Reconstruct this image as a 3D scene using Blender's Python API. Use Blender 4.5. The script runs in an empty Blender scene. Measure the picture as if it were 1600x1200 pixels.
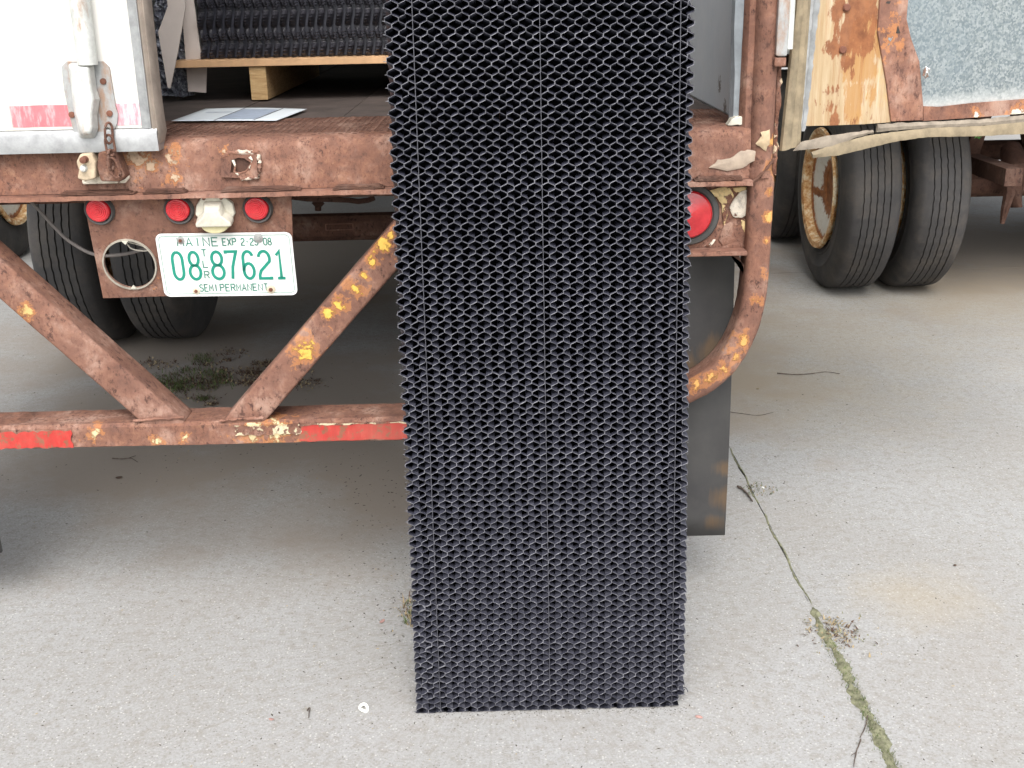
import bpy, bmesh, math, random
from math import sin, cos, pi, radians, tan, atan2, sqrt
from mathutils import Vector, Matrix
random.seed(7)
S = bpy.context.scene
C = bpy.context.collection

# ------------------------------------------------------------------ camera
F_PX, PITCH, YAW, ROLL = 1798.6, .3275, .0058, -.0219
CAM = Vector((0, -2.5425, 1.4953))
Fv = Vector((sin(YAW)*cos(PITCH), cos(YAW)*cos(PITCH), -sin(PITCH)))
R0 = Vector((cos(YAW), -sin(YAW), 0)); U0 = R0.cross(Fv)
Rv = cos(ROLL)*R0+sin(ROLL)*U0; Uv = -sin(ROLL)*R0+cos(ROLL)*U0
cd = bpy.data.cameras.new('camera'); cam = bpy.data.objects.new('camera', cd); C.objects.link(cam)
cd.sensor_width = 36; cd.lens = 36*F_PX/1600; cd.clip_start = .05; cd.clip_end = 1000
cam.matrix_world = Matrix(((Rv.x, Uv.x, -Fv.x, CAM.x), (Rv.y, Uv.y, -Fv.y, CAM.y), (Rv.z, Uv.z, -Fv.z, CAM.z), (0, 0, 0, 1)))
S.camera = cam
def ray(u, v): return Fv+(u-800)/F_PX*Rv-(v-600)/F_PX*Uv
def at(u, v, Y=0.):
    d = ray(u, v); return CAM+d*((Y-CAM.y)/d.y)
def atz(u, v, Z=0.):
    d = ray(u, v); return CAM+d*((Z-CAM.z)/d.z)

# ------------------------------------------------------------------ world, sun, exposure
SUN_EL, SUN_AZ = radians(49), radians(179)       # azimuth measured from +Y towards +X: straight behind the camera
w = bpy.data.worlds.new('World'); S.world = w; w.use_nodes = True
nt = w.node_tree; sky = nt.nodes.new('ShaderNodeTexSky'); sky.sky_type = 'NISHITA'; sky.sun_disc = False
sky.sun_elevation = SUN_EL; sky.sun_rotation = SUN_AZ; sky.air_density = 1.0; sky.dust_density = 4.0; sky.ozone_density = 1.0
hs = nt.nodes.new('ShaderNodeHueSaturation'); hs.inputs['Saturation'].default_value = .25   # thin bright cloud takes the blue out
nt.links.new(sky.outputs[0], hs.inputs['Color']); nt.links.new(hs.outputs[0], nt.nodes['Background'].inputs[0]); nt.nodes['Background'].inputs[1].default_value = .15
sd = bpy.data.lights.new('sun', 'SUN'); sd.energy = .6; sd.angle = radians(34); sd.color = (1, .96, .9)
so = bpy.data.objects.new('sun', sd); C.objects.link(so)
sdir = Vector((sin(SUN_AZ)*cos(SUN_EL), cos(SUN_AZ)*cos(SUN_EL), sin(SUN_EL)))
so.rotation_euler = sdir.to_track_quat('Z', 'Y').to_euler()
S.view_settings.view_transform = 'Standard'; S.view_settings.look = 'None'
S.view_settings.gamma = 1; S.view_settings.use_curve_mapping = False
S.view_settings.exposure = 1.14

# ------------------------------------------------------------------ material helpers
class NT:
    def __init__(s, name, rough=.8, metal=0., spec=.5):
        s.m = bpy.data.materials.new(name); s.m.use_nodes = True; s.t = s.m.node_tree
        s.b = s.t.nodes['Principled BSDF']; s.b.inputs['Roughness'].default_value = rough
        s.b.inputs['Metallic'].default_value = metal; s.b.inputs['Specular IOR Level'].default_value = spec
        s.tc = s.t.nodes.new('ShaderNodeTexCoord'); s.co = s.tc.outputs['Object']
    def n(s, k): return s.t.nodes.new(k)
    def l(s, a, b): s.t.links.new(a, b)
    def map(s, sc=(1, 1, 1), rot=(0, 0, 0)):
        m = s.n('ShaderNodeMapping'); m.inputs['Scale'].default_value = sc; m.inputs['Rotation'].default_value = rot
        s.l(s.co, m.inputs[0]); return m.outputs[0]
    def noise(s, scale, detail=6, rough=.6, vec=None, dist=0.):
        n = s.n('ShaderNodeTexNoise'); n.inputs['Scale'].default_value = scale; n.inputs['Detail'].default_value = detail
        n.inputs['Roughness'].default_value = rough; n.inputs['Distortion'].default_value = dist
        s.l(vec or s.co, n.inputs['Vector']); return n.outputs['Fac']
    def vor(s, scale, vec=None, out='Distance', feat='F1', rnd=1.):
        n = s.n('ShaderNodeTexVoronoi'); n.feature = feat; n.inputs['Scale'].default_value = scale; n.inputs['Randomness'].default_value = rnd
        s.l(vec or s.co, n.inputs['Vector']); return n.outputs[out]
    def ramp(s, f, stops, interp='LINEAR'):
        r = s.n('ShaderNodeValToRGB'); e = r.color_ramp; e.interpolation = interp
        while len(e.elements) < len(stops): e.elements.new(.5)
        for q, (p, c) in zip(e.elements, stops):
            q.position = p; q.color = (c, c, c, 1) if isinstance(c, (int, float)) else (*c, 1)
        s.l(f, r.inputs[0]); return r.outputs[0]
    def math(s, op, a, b=None, c=None):
        m = s.n('ShaderNodeMath'); m.operation = op
        for i, x in enumerate((a, b, c)):
            if x is None: continue
            if isinstance(x, (int, float)): m.inputs[i].default_value = x
            else: s.l(x, m.inputs[i])
        return m.outputs[0]
    def mix(s, f, a, b, mode='MIX'):
        m = s.n('ShaderNodeMix'); m.data_type = 'RGBA'; m.blend_type = mode
        if isinstance(f, (int, float)): m.inputs[0].default_value = f
        else: s.l(f, m.inputs[0])
        for i, x in ((6, a), (7, b)):
            if isinstance(x, tuple): m.inputs[i].default_value = (*x, 1)
            else: s.l(x, m.inputs[i])
        return m.outputs[2]
    def blobs(s, lst, wob=None, brk=4.5, lo=.12, wid=.14):
        # soft union of balls (centre, radius): 1 inside, 0 outside, edges broken by noise
        wob = wob or s.noise(45, 8, .65)
        acc = None
        for c, r in lst:
            d = s.n('ShaderNodeVectorMath'); d.operation = 'DISTANCE'; s.l(s.co, d.inputs[0]); d.inputs[1].default_value = c
            v = s.math('SUBTRACT', 1., s.math('DIVIDE', d.outputs['Value'], r))
            acc = v if acc is None else s.math('MAXIMUM', acc, v)
        v = s.math('ADD', acc, s.math('MULTIPLY', s.math('SUBTRACT', wob, .5), brk))
        return s.ramp(v, [(lo, 0.), (lo+wid, 1.)])
    def zfac(s):
        x = s.n('ShaderNodeSeparateXYZ'); s.l(s.co, x.inputs[0]); return x.outputs
    def col(s, c):
        if isinstance(c, tuple): s.b.inputs['Base Color'].default_value = (*c, 1)
        else: s.l(c, s.b.inputs['Base Color'])
        return s
    def rough(s, r): s.l(r, s.b.inputs['Roughness']); return s
    def bump(s, h, st=.5, dist=.002):
        b = s.n('ShaderNodeBump'); b.inputs['Strength'].default_value = st; b.inputs['Distance'].default_value = dist
        s.l(h, b.inputs['Height']); s.l(b.outputs[0], s.b.inputs['Normal']); return s

def flat(name, c, rough=.7, metal=0., var=.25, scale=12, bump=0., spec=.5, fine=90):
    t = NT(name, rough, metal, spec); n = t.noise(scale, 8, .65)
    a = tuple(x*(1-var) for x in c); b = tuple(min(1, x*(1+var)) for x in c)
    t.col(t.ramp(n, [(.3, a), (.7, b)]))
    if bump: t.bump(t.noise(fine, 6, .7), bump, .002)
    return t.m

def rust(name, paint=None, amount=.5, spots=None, scale=9, orange=.5, pits=True, tint=1., halo=True, brk=6., pits2=.35):
    t = NT(name, .86, 0, .35)
    big = t.noise(scale, 8, .68); fine = t.noise(scale*9, 8, .75, t.map((1, 1, .62))); mid = t.noise(scale*3.3, 8, .72, dist=.5); low = t.noise(scale*.35, 4, .6)
    k = lambda r, g, b: (r*tint*1.06, g*tint*1.10, b*tint*1.10)
    c1 = t.ramp(big, [(.32, k(.120, .060, .046)), (.5, k(.220, .112, .082)), (.66, k(.345, .205, .160))])
    c2 = t.ramp(mid, [(.38, k(.105, .045, .032)), (.55, k(.235, .095, .055)), (.72, k(.40, .20, .11))])
    c = t.mix(t.math('MULTIPLY', t.ramp(low, [(.35, .25), (.65, 1.)]), .25+orange*.5), c1, c2)
    pale = t.ramp(t.math('ADD', big, t.math('MULTIPLY', fine, .5)), [(.80, 0.), (.95, .4)]); c = t.mix(pale, c, k(.41, .28, .22))
    if pits:
        p = t.math('MAXIMUM', t.ramp(fine, [(.38, 1.), (.47, 0.)]), t.math('MULTIPLY', t.ramp(t.noise(scale*21, 4, .6, t.map((1, 1, .5))), [(.35, 1.), (.43, 0.)]), pits2)); pm = t.ramp(t.noise(scale*.9, 5, .6), [(.35, .3), (.6, .95)])
        c = t.mix(t.math('MULTIPLY', p, pm), c, k(.055, .026, .022))
    h = t.math('ADD', t.math('MULTIPLY', fine, .7), mid)
    if paint:
        wob = t.noise(32, 10, .72)
        m = t.ramp(t.math('ADD', t.noise(scale*1.3, 4, .55), t.math('MULTIPLY', wob, .6)), [(1.13-amount*.4, 0.), (1.15-amount*.4, 1.)]) if amount > 0 else None
        if spots:
            b = t.blobs(spots, wob, brk, .16, .22)
            if halo:
                hb = t.blobs([(c_, r_*1.7) for c_, r_ in spots], wob, brk, .1); c = t.mix(t.math('MULTIPLY', hb, .55), c, k(.48, .19, .065))
            m = b if m is None else t.math('MAXIMUM', m, b)
        pc = t.ramp(t.noise(70, 7, .7), [(.32, tuple(x*.55 for x in paint)), (.5, paint)])
        c = t.mix(m, c, pc); h = t.math('ADD', h, t.math('MULTIPLY', m, .9))
    t.col(c).bump(h, .75, .0035)
    return t.m

# ------------------------------------------------------------------ materials
def make_concrete():
    t = NT('weathered concrete', .9, 0, .3)
    a = t.noise(.9, 6, .62); b = t.noise(4.2, 8, .7); f = t.noise(150, 6, .8); g = t.noise(38, 8, .75)
    c = t.ramp(a, [(.3, (.325, .322, .312)), (.5, (.355, .357, .354)), (.72, (.385, .391, .395))])
    c = t.mix(t.ramp(b, [(.35, .32), (.62, 0.)]), c, (.305, .297, .28))
    c = t.mix(t.math('MULTIPLY', t.ramp(g, [(.38, 1.), (.52, 0.)]), .5), c, (.235, .215, .18))
    c = t.mix(t.math('MULTIPLY', t.ramp(f, [(.35, 1.), (.5, 0.)]), .65), c, (.20, .185, .165))
    c = t.mix(t.math('MULTIPLY', t.ramp(f, [(.56, 0.), (.68, 1.)]), .55), c, (.62, .61, .58))
    # aggregate: small pale and dark grains
    v = t.vor(170, out='Distance'); vc = t.n('ShaderNodeTexVoronoi'); vc.inputs['Scale'].default_value = 170; t.l(t.co, vc.inputs['Vector'])
    sx = t.n('ShaderNodeSeparateColor'); t.l(vc.outputs['Color'], sx.inputs[0])
    near = t.ramp(v, [(.28, 1.), (.42, 0.)])
    wm = t.math('MULTIPLY', near, t.ramp(sx.outputs[0], [(.90, 0.), (.92, .42)])); c = t.mix(wm, c, (.70, .69, .66))
    dm = t.math('MULTIPLY', near, t.ramp(sx.outputs[1], [(.93, 0.), (.95, .6)])); c = t.mix(dm, c, (.13, .115, .095))
    # old oil darkening and mud washed under the trailer
    mud = t.blobs([((-.95, 1.6, 0), 1.25), ((-.35, 1.0, 0), .7), ((.1, .9, 0), .5), ((-1.7, 2.6, 0), .9), ((.3, 2.2, 0), 1.3), ((-1.2, 4.2, 0), 1.6), ((.6, 3.9, 0), 1.2), ((2.9, 4.0, 0), 1.5)], t.noise(1.7, 9, .62), 2.2, 0., .55)
    soft = t.ramp(t.noise(1.3, 7, .6), [(.45, 0.), (.75, .28)])
    c = t.mix(t.math('MULTIPLY', t.math('MAXIMUM', soft, t.math('MULTIPLY', mud, 1.)), .9), c, (.285, .245, .205))
    yel = t.blobs([((1.05, .08, 0), .22), ((2.3, 3.0, 0), 1.0), ((1.35, 2.5, 0), 1.1), ((1.1, 1.8, 0), .8)], t.noise(7, 8, .7), 1.5, 0., .8)
    c = t.mix(t.math('MULTIPLY', yel, .26), c, (.42, .335, .20))
    t.col(c).bump(t.math('ADD', t.math('MULTIPLY', f, 1.), t.math('MULTIPLY', g, .5)), .35, .002)
    return t.m
M = {}
M['concrete'] = make_concrete()
M['soil'] = flat('joint soil', (.10, .085, .055), .95, scale=30, var=.5, bump=.6)
M['grassland'] = flat('far grass', (.11, .22, .035), .95, scale=2, var=.4)
M['rust'] = rust('rusted steel', orange=.4)
M['rust_sill'] = rust('pitted sill rust', (.50, .36, .25), .0, [((-.79, 0, 1.176), .022), ((-.765, 0, 1.155), .014), ((-.722, 0, 1.17), .016), ((-.716, 0, 1.13), .010), ((-.60, 0, 1.18), .008)], scale=11, orange=.55, brk=9., pits2=.9)
M['rust_flange'] = rust('flange rust', orange=.35, scale=6, tint=1.1)
M['rust_panel'] = rust('light panel rust', (.5, .37, .26), 0, [((-.868, 0, .905), .014), ((-.80, 0, .875), .016), ((-.88, 0, .885), .012)], scale=10, orange=.35, tint=.85, brk=10.)
YEL = (.78, .47, .10)
ys = [at(u, v, .0) for u, v in ((478, 547), (512, 492), (530, 475), (556, 452), (568, 430), (600, 380), (610, 370), (580, 410))]
rs = [.032, .022, .016, .018, .014, .028, .02, .014]
M['rust_brace'] = rust('brace rust with yellow paint remnants', YEL, .0, [(tuple(p), r) for p, r in zip(ys, [q*.78 for q in rs])], scale=8, orange=.25)
yt = [at(u, v, .0) for u, v in ((1205, 340), (1202, 300), (1212, 262), (1190, 430), (1184, 470), (1160, 530), (1150, 552), (1130, 575), (1108, 590), (1088, 603), (1198, 375), (1205, 220))]
rt = [.016, .008, .018, .010, .013, .018, .016, .018, .016, .018, .008, .012]
M['rust_tube'] = rust('side tube rust with orange paint', (.70, .37, .12), .0, [(tuple(p), r*.8) for p, r in zip(yt, rt)], scale=8, orange=.5)
yb = [at(u, v, .0) for u, v in ((150, 680), (245, 688), (398, 672), (430, 673), (290, 683))]
M['rust_bar'] = rust('bumper bar rust with cream paint chips', (.70, .56, .32), .06, [(tuple(p), r) for p, r in zip(yb, (.014, .012, .03, .03, .01))], scale=12, orange=.55)
M['rust_dark'] = rust('dark undercarriage rust', orange=.1, scale=5, tint=.42)
M['rust_deep'] = rust('sheltered brown steel', orange=.2, scale=6, tint=.6)
M['flake_cream'] = rust('cream paint scab', (.84, .76, .64), 1.02, None, scale=22, orange=.8)
M['flake_yellow'] = rust('yellow paint scab', (.82, .62, .32), .98, None, scale=20, orange=1.)
M['flake_brown'] = rust('rust scab', orange=.5, scale=20)
M['plastic'] = flat('black pvc', (.033, .034, .049), .42, var=.3, scale=18, spec=.5)
M['lip'] = flat('pvc edge with light painted in', (.165, .165, .185), .5, var=.38, scale=6)  # front edges coloured brighter than the walls for the light they catch
M['lip_dim'] = flat('pvc edge', (.085, .085, .10), .5, var=.25, scale=14)  # dimmer copy: shading of the falling slants put into the colour
M['stackpvc'] = flat('dusty dark pvc', (.040, .039, .048), .45, var=.3, scale=9)
def white_door():
    t = NT('aged white door skin', .45, 0, .5)
    c = t.ramp(t.noise(2.2, 7, .6, t.map((1, 1, .4))), [(.3, (.60, .575, .51)), (.6, (.70, .69, .66))])
    s = t.ramp(t.noise(14, 8, .75, t.map((1, 1, .22))), [(.52, 0.), (.70, .6)]); c = t.mix(s, c, (.55, .49, .37))
    x = t.zfac(); edge = t.ramp(t.math('ADD', x[2], t.math('MULTIPLY', t.noise(20, 6, .7), .05)), [(0, 0.), (1, 0.)])
    sc = t.blobs([((-.955, 0, 1.395), .013), ((-.98, 0, 1.405), .008), ((-.935, 0, 1.375), .008), ((-.87, 0, 1.355), .008), ((-.90, 0, 1.34), .009), ((-.835, 0, 1.32), .008)], t.noise(110, 6, .7))
    c = t.mix(t.math('MULTIPLY', sc, .6), c, (.30, .30, .28))
    return t.col(c).bump(t.noise(60, 5, .6), .08, .001).m
M['door'] = white_door()
M['alu'] = flat('oxidised aluminium', (.33, .335, .34), .45, .35, var=.3, scale=25, bump=.15)
M['alu_dark'] = flat('grey folded aluminium', (.33, .36, .39), .45, .5, var=.25, scale=20, bump=.2)
def castm(name, base, amt):
    t = NT(name, .55, .2, .4); n = t.noise(26, 8, .72)
    c = t.ramp(n, [(.3, tuple(x*.75 for x in base)), (.7, tuple(min(1, x*1.2) for x in base))])
    st = t.ramp(t.noise(19, 9, .75, t.map((1.6, 1, .5))), [(.56-amt*.1, 0.), (.70-amt*.1, .85)])
    c = t.mix(st, c, (.33, .20, .13))
    return t.col(c).bump(n, .4, .002).m
M['cast'] = flat('galvanised casting', (.36, .37, .37), .55, .3, var=.3, scale=30, bump=.35)
M['cast'] = castm('rust streaked casting', (.37, .375, .375), 1.)
M['cast_white'] = castm('chalky white casting', (.60, .61, .585), .1)
def galv():
    t = NT('spangled galvanised sheet', .42, .55, .5)
    vc = t.n('ShaderNodeTexVoronoi'); vc.inputs['Scale'].default_value = 210; t.l(t.map((1, 1, 1)), vc.inputs['Vector'])
    sx = t.n('ShaderNodeSeparateColor'); t.l(vc.outputs['Color'], sx.inputs[0])
    f = t.math('ADD', t.math('MULTIPLY', sx.outputs[0], .5), t.math('MULTIPLY', t.noise(55, 8, .8), .75))
    c = t.ramp(f, [(.38, (.19, .22, .235)), (.6, (.31, .335, .34)), (.85, (.50, .52, .52))])
    b = t.ramp(t.noise(3.5, 5, .6), [(.35, 0.), (.65, .55)]); c = t.mix(b, c, (.24, .30, .34))
    x = t.zfac(); lo = t.ramp(t.math('ADD', t.math('MULTIPLY', t.math('SUBTRACT', x[2], 1.225), 14), t.math('MULTIPLY', t.math('SUBTRACT', t.noise(30, 6, .7), .5), .6)), [(.0, 1.), (.5, 0.)])
    c = t.mix(t.math('MULTIPLY', lo, .8), c, (.72, .73, .72))
    return t.col(c).rough(t.ramp(sx.outputs[1], [(0, .35), (1, .6)])).m
M['galv'] = galv()
def liner():
    t = NT('pale blue grey liner', .6, 0, .4)
    c = t.ramp(t.noise(5, 8, .7), [(.3, (.70, .76, .81)), (.65, (.80, .84, .87))])
    c = t.mix(t.math('MULTIPLY', t.ramp(t.noise(30, 8, .8), [(.58, 0.), (.7, .6)]), 1), c, (.66, .68, .68))
    c = t.mix(t.blobs([((.545, .15, 1.33), .018), ((.545, .1, 1.25), .02), ((.545, .38, 1.27), .02), ((.545, .3, 1.22), .02)], t.noise(90, 6, .7)), c, (.28, .27, .25))
    return t.col(c).bump(t.noise(50, 6, .6), .15, .001).m
M['liner'] = liner()
def ply():
    t = NT('bare weathered plywood with rust stains', .8, 0, .3)
    g = t.noise(14, 8, .7, t.map((4, 4, .25))); g2 = t.noise(60, 7, .75, t.map((4, 4, .12)))
    c = t.ramp(g, [(.3, (.36, .245, .125)), (.5, (.46, .35, .22)), (.7, (.56, .48, .36))])
    c = t.mix(t.math('MULTIPLY', t.ramp(g2, [(.38, 1.), (.5, 0.)]), .5), c, (.40, .22, .10))
    c = t.mix(t.ramp(t.noise(7, 5, .6), [(.5, 0.), (.66, .55)]), c, (.66, .42, .12))
    P = lambda u, v, r: (tuple(at(u, v, .085)), r)
    st = [P(1345, 10, .06), P(1335, 45, .04), P(1325, 15, .03), P(1330, 75, .028), P(1352, 60, .04), P(1358, 30, .04), P(1325, 95, .022), P(1336, 115, .016), P(1298, 20, .021), P(1296, 78, .02),
          P(1308, 78, .014), P(1288, 140, .017), P(1302, 138, .015), P(1273, 165, .022), P(1289, 168, .02), P(1375, 90, .012), P(1300, 190, .02), P(1340, 188, .02), P(1372, 185, .022), P(1282, 188, .012), P(1352, 25, .06), P(1362, 70, .03), P(1360, 85, .012)]
    amb = t.blobs([P(1352, 110, .05), P(1350, 150, .05), P(1365, 60, .06), P(1345, 175, .04)], t.noise(14, 8, .7, t.map((1.5, 1.5, .4))), 3.); c = t.mix(t.math('MULTIPLY', amb, .75), c, (.40, .20, .06)); c = t.mix(t.math('MULTIPLY', t.ramp(t.noise(22, 9, .75, t.map((3, 3, .2))), [(.54, 0.), (.66, 1.)]), .6), c, (.30, .12, .05))
    m = t.blobs(st, t.noise(30, 8, .7, t.map((1.5, 1.5, .5))), 4.5, -.10, .34)
    rc = t.ramp(t.noise(25, 7, .7), [(.3, (.14, .045, .022)), (.6, (.30, .115, .05))])
    c = t.mix(t.math('MULTIPLY', m, .92), c, rc)
    return t.col(c).bump(t.math('ADD', g2, t.math('MULTIPLY', g, .5)), .5, .003).m
M['ply'] = ply()
M['rust_plate'] = rust('rusted hinge plate', (.30, .34, .37), 0, [(tuple(at(1400, 70, .1)), .02), (tuple(at(1402, 60, .1)), .02), (tuple(at(1404, 20, .1)), .015)], scale=7, orange=.75, tint=1.12)
M['seal'] = flat('tan weathered rubber seal', (.25, .20, .13), .78, var=.35, scale=26, bump=.5)
M['seal_grey'] = flat('grey brown gasket', (.27, .225, .19), .75, var=.25, scale=22, bump=.2)
M['seal_white'] = flat('bleached seal lip', (.25, .21, .165), .75, var=.35, scale=34, bump=.5)
def tape(name, worn=.3, base=(.62, .035, .045), back=(.66, .60, .46), chips=0.):
    t = NT(name, .35, 0, .5)
    st = t.noise(55, 6, .7, t.map((1.6, 1, .35)))
    c = t.ramp(st, [(.3, tuple(x*.75 for x in base)), (.7, base)])
    c = t.mix(t.ramp(st, [(.62-worn*.3, 0.), (.78-worn*.15, min(1, worn*1.6))]), c, back)
    c = t.mix(t.math('MULTIPLY', t.ramp(t.noise(30, 9, .78), [(.535, 0.), (.575, 1.)]), chips), c, (.20, .09, .05))
    c = t.mix(t.math('MULTIPLY', t.ramp(t.noise(3, 7, .7), [(.4, 0.), (.7, .4)]), 1.), c, back)
    return t.col(c).m
M['tape'] = tape('sun bleached red tape', .42, (.70, .13, .16), (.80, .62, .62))
M['tape_pale'] = tape('pink faded tape', .75, (.66, .14, .2), (.85, .74, .76))
M['tape_silver'] = flat('silver tape', (.55, .56, .57), .35, .2, var=.1)
M['tape_bar'] = tape('red bumper tape', .16, (.50, .035, .03), (.45, .26, .18), chips=.9)
def lens():
    t = NT('red lamp lens', .18, 0, .6)
    v = t.vor(420, out='Distance'); c = t.ramp(t.noise(50, 4, .5), [(.3, (.44, .010, .018)), (.7, (.60, .025, .035))])
    t.b.inputs['Coat Weight'].default_value = .5
    return t.col(c).bump(v, .35, .001).m
M['lens'] = lens()
M['clear'] = flat('yellowed clear lens', (.62, .56, .33), .3, var=.15, scale=40)
M['rubber'] = flat('black rubber grommet', (.065, .064, .062), .75, var=.3, scale=30, bump=.2)
M['lamp_body'] = flat('chalky lamp housing', (.62, .59, .50), .5, .15, var=.2, scale=45, bump=.2)
def plate_mat():
    t = NT('white plate enamel', .4, 0, .5)
    c = t.ramp(t.noise(28, 7, .7), [(.4, (.78, .79, .78)), (.6, (.82, .83, .82))])
    m = t.blobs([((-.60, 0, .985), .012), ((-.53, 0, .985), .010), ((-.62, 0, .94), .012), ((-.535, 0, .93), .008)], t.noise(35, 7, .75, t.map((1, 1, .4))))
    gr = t.ramp(t.noise(9, 9, .75), [(.45, 0.), (.7, .5)]); c = t.mix(gr, c, (.50, .47, .42)); c = t.mix(t.ramp(t.noise(110, 5, .6), [(.68, 0.), (.73, .6)]), c, (.28, .2, .15))
    return t.col(t.mix(t.math('MULTIPLY', m, .6), c, (.45, .42, .40))).m
M['plate'] = plate_mat()
M['ink'] = flat('green plate ink', (.008, .25, .175), .5, var=.12, scale=60)
M['ink_dark'] = flat('worn dark green ink', (.07, .22, .17), .6, var=.45, scale=140)
M['bolt'] = flat('rusty bolt', (.17, .07, .045), .8, .2, var=.3, bump=.4)
M['washer'] = flat('dull washer', (.42, .42, .41), .5, .5, var=.25)
M['washer_tan'] = flat('tan washer', (.62, .55, .42), .6, .1, var=.2)
M['wire'] = flat('grey wire sheath', (.22, .20, .19), .6, var=.2)
M['wire_pale'] = flat('pale wire sheath', (.62, .58, .50), .6, var=.2)
def flapm():
    t = NT('dusty black mudflap', .55, 0, .4)
    c = t.ramp(t.noise(6, 7, .65), [(.3, (.042, .041, .043)), (.7, (.072, .070, .067))])
    m = t.blobs([((.50, .1, .66), .05), ((.44, .1, .62), .05), ((.545, .1, .28), .045), ((.54, .1, .36), .03), ((.52, .1, .21), .03)], t.noise(9, 8, .7, t.map((3, 1, .25))), 2.5, -.1, .7)
    return t.col(t.mix(t.math('MULTIPLY', m, .5), c, (.19, .115, .055))).bump(t.noise(20, 5, .6), .2, .002).m
M['flap'] = flapm()
def tyrem():
    t = NT('worn tyre rubber', .8, 0, .35)
    c = t.ramp(t.noise(7, 8, .7), [(.3, (.042, .040, .041)), (.7, (.070, .067, .066))])
    s = t.n('ShaderNodeTexNoise'); s.inputs['Scale'].default_value = 90; t.l(t.co, s.inputs['Vector'])
    c = t.mix(t.ramp(t.noise(4, 8, .75), [(.48, 0.), (.68, .45)]), c, (.15, .125, .10))
    return t.col(c).bump(s.outputs['Fac'], .25, .002).m
M['tyre'] = tyrem()
def rimm():
    t = NT('gold brown flaking rim', .65, 0, .4); n = t.noise(22, 9, .75)
    return t.col(t.ramp(n, [(.30, (.20, .07, .025)), (.41, (.48, .21, .07)), (.50, (.68, .42, .19)), (.60, (.84, .74, .54))])).bump(n, .6, .004).m
M['rim'] = rimm()
def discm():
    t = NT('cream wheel disc', .6, 0, .4)
    y = t.zfac(); r = t.math('SQRT', t.math('ADD', t.math('POWER', y[1], 2.), t.math('POWER', y[2], 2.))); n = t.noise(26, 9, .72)
    e1 = t.ramp(t.math('ADD', r, t.math('MULTIPLY', t.math('SUBTRACT', n, .5), .10)), [(.135, 1.), (.15, 0.), (.235, 0.), (.25, 1.)])
    band = t.ramp(t.math('ADD', t.math('ABSOLUTE', t.math('ADD', y[2], .045)), t.math('MULTIPLY', t.math('SUBTRACT', n, .5), .08)), [(.016, 1.), (.026, 0.)])
    m = t.math('MAXIMUM', e1, band); rc = t.ramp(t.noise(18, 8, .7), [(.3, (.15, .05, .02)), (.6, (.42, .17, .06))])
    c = t.mix(m, t.ramp(n, [(.3, (.70, .66, .56)), (.5, (.82, .80, .74))]), rc)
    return t.col(c).bump(n, .4, .003).m
M['disc'] = discm()
M['plank'] = flat('pine plank edge', (.60, .37, .20), .75, var=.18, scale=16, bump=.3)
def endgrain():
    t = NT('rough sawn pine', .85, 0, .3)
    g = t.noise(40, 7, .75, t.map((.5, 1, 4)))
    return t.col(t.ramp(g, [(.3, (.30, .18, .08)), (.5, (.50, .33, .16)), (.7, (.60, .44, .25))])).bump(g, .6, .003).m
M['pine'] = endgrain()
M['decktread'] = rust('brown tread plate', orange=.15, scale=10, tint=.62)
M['floor'] = flat('dirty wood floor', (.075, .058, .052), .85, var=.4, scale=9, bump=.5)
M['card'] = flat('beige edge board', (.66, .58, .53), .8, var=.08, scale=8)
def wrapm():
    t = NT('crumpled clear plastic wrap', .18, 0, .9)
    n = t.noise(70, 8, .75)
    return t.col(t.ramp(n, [(.42, (.16, .16, .20)), (.55, (.40, .43, .50)), (.66, (.85, .88, .92))])).bump(n, .9, .01).m
M['wrap'] = wrapm()
M['paper'] = flat('white paper', (.70, .76, .80), .7, var=.04, scale=8)
M['print'] = flat('grey blue print', (.36, .42, .52), .7, var=.15, scale=50)
M['print_line'] = flat('dark print', (.12, .13, .16), .7, var=.1)
M['moss'] = flat('moss', (.20, .20, .125), .95, var=.6, scale=45, bump=.8, fine=200)
M['blade_green'] = flat('grass blade green', (.085, .12, .035), .8, var=.4)
M['blade_dry'] = flat('dry straw', (.34, .27, .16), .85, var=.3)
M['leaf_brown'] = flat('dead leaf', (.10, .06, .04), .85, var=.4)
M['grit'] = flat('dark grit', (.06, .048, .038), .9, var=.5)
M['twig'] = flat('twig bark', (.10, .075, .06), .9, var=.4, scale=60, bump=.5)
M['white_bit'] = flat('white plastic bit', (.80, .80, .74), .5, var=.05)
M['pink_bit'] = flat('reddish stone', (.40, .24, .21), .8, var=.2)
M['metal_body'] = flat('white trailer side', (.74, .74, .71), .5, .1, var=.08, scale=3)
M['foil'] = flat('crumpled foil', (.70, .70, .68), .22, .9, var=.2, scale=60, bump=.8)
M['weedleaf'] = flat('bright weed leaf', (.10, .30, .06), .7, var=.3)

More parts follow.
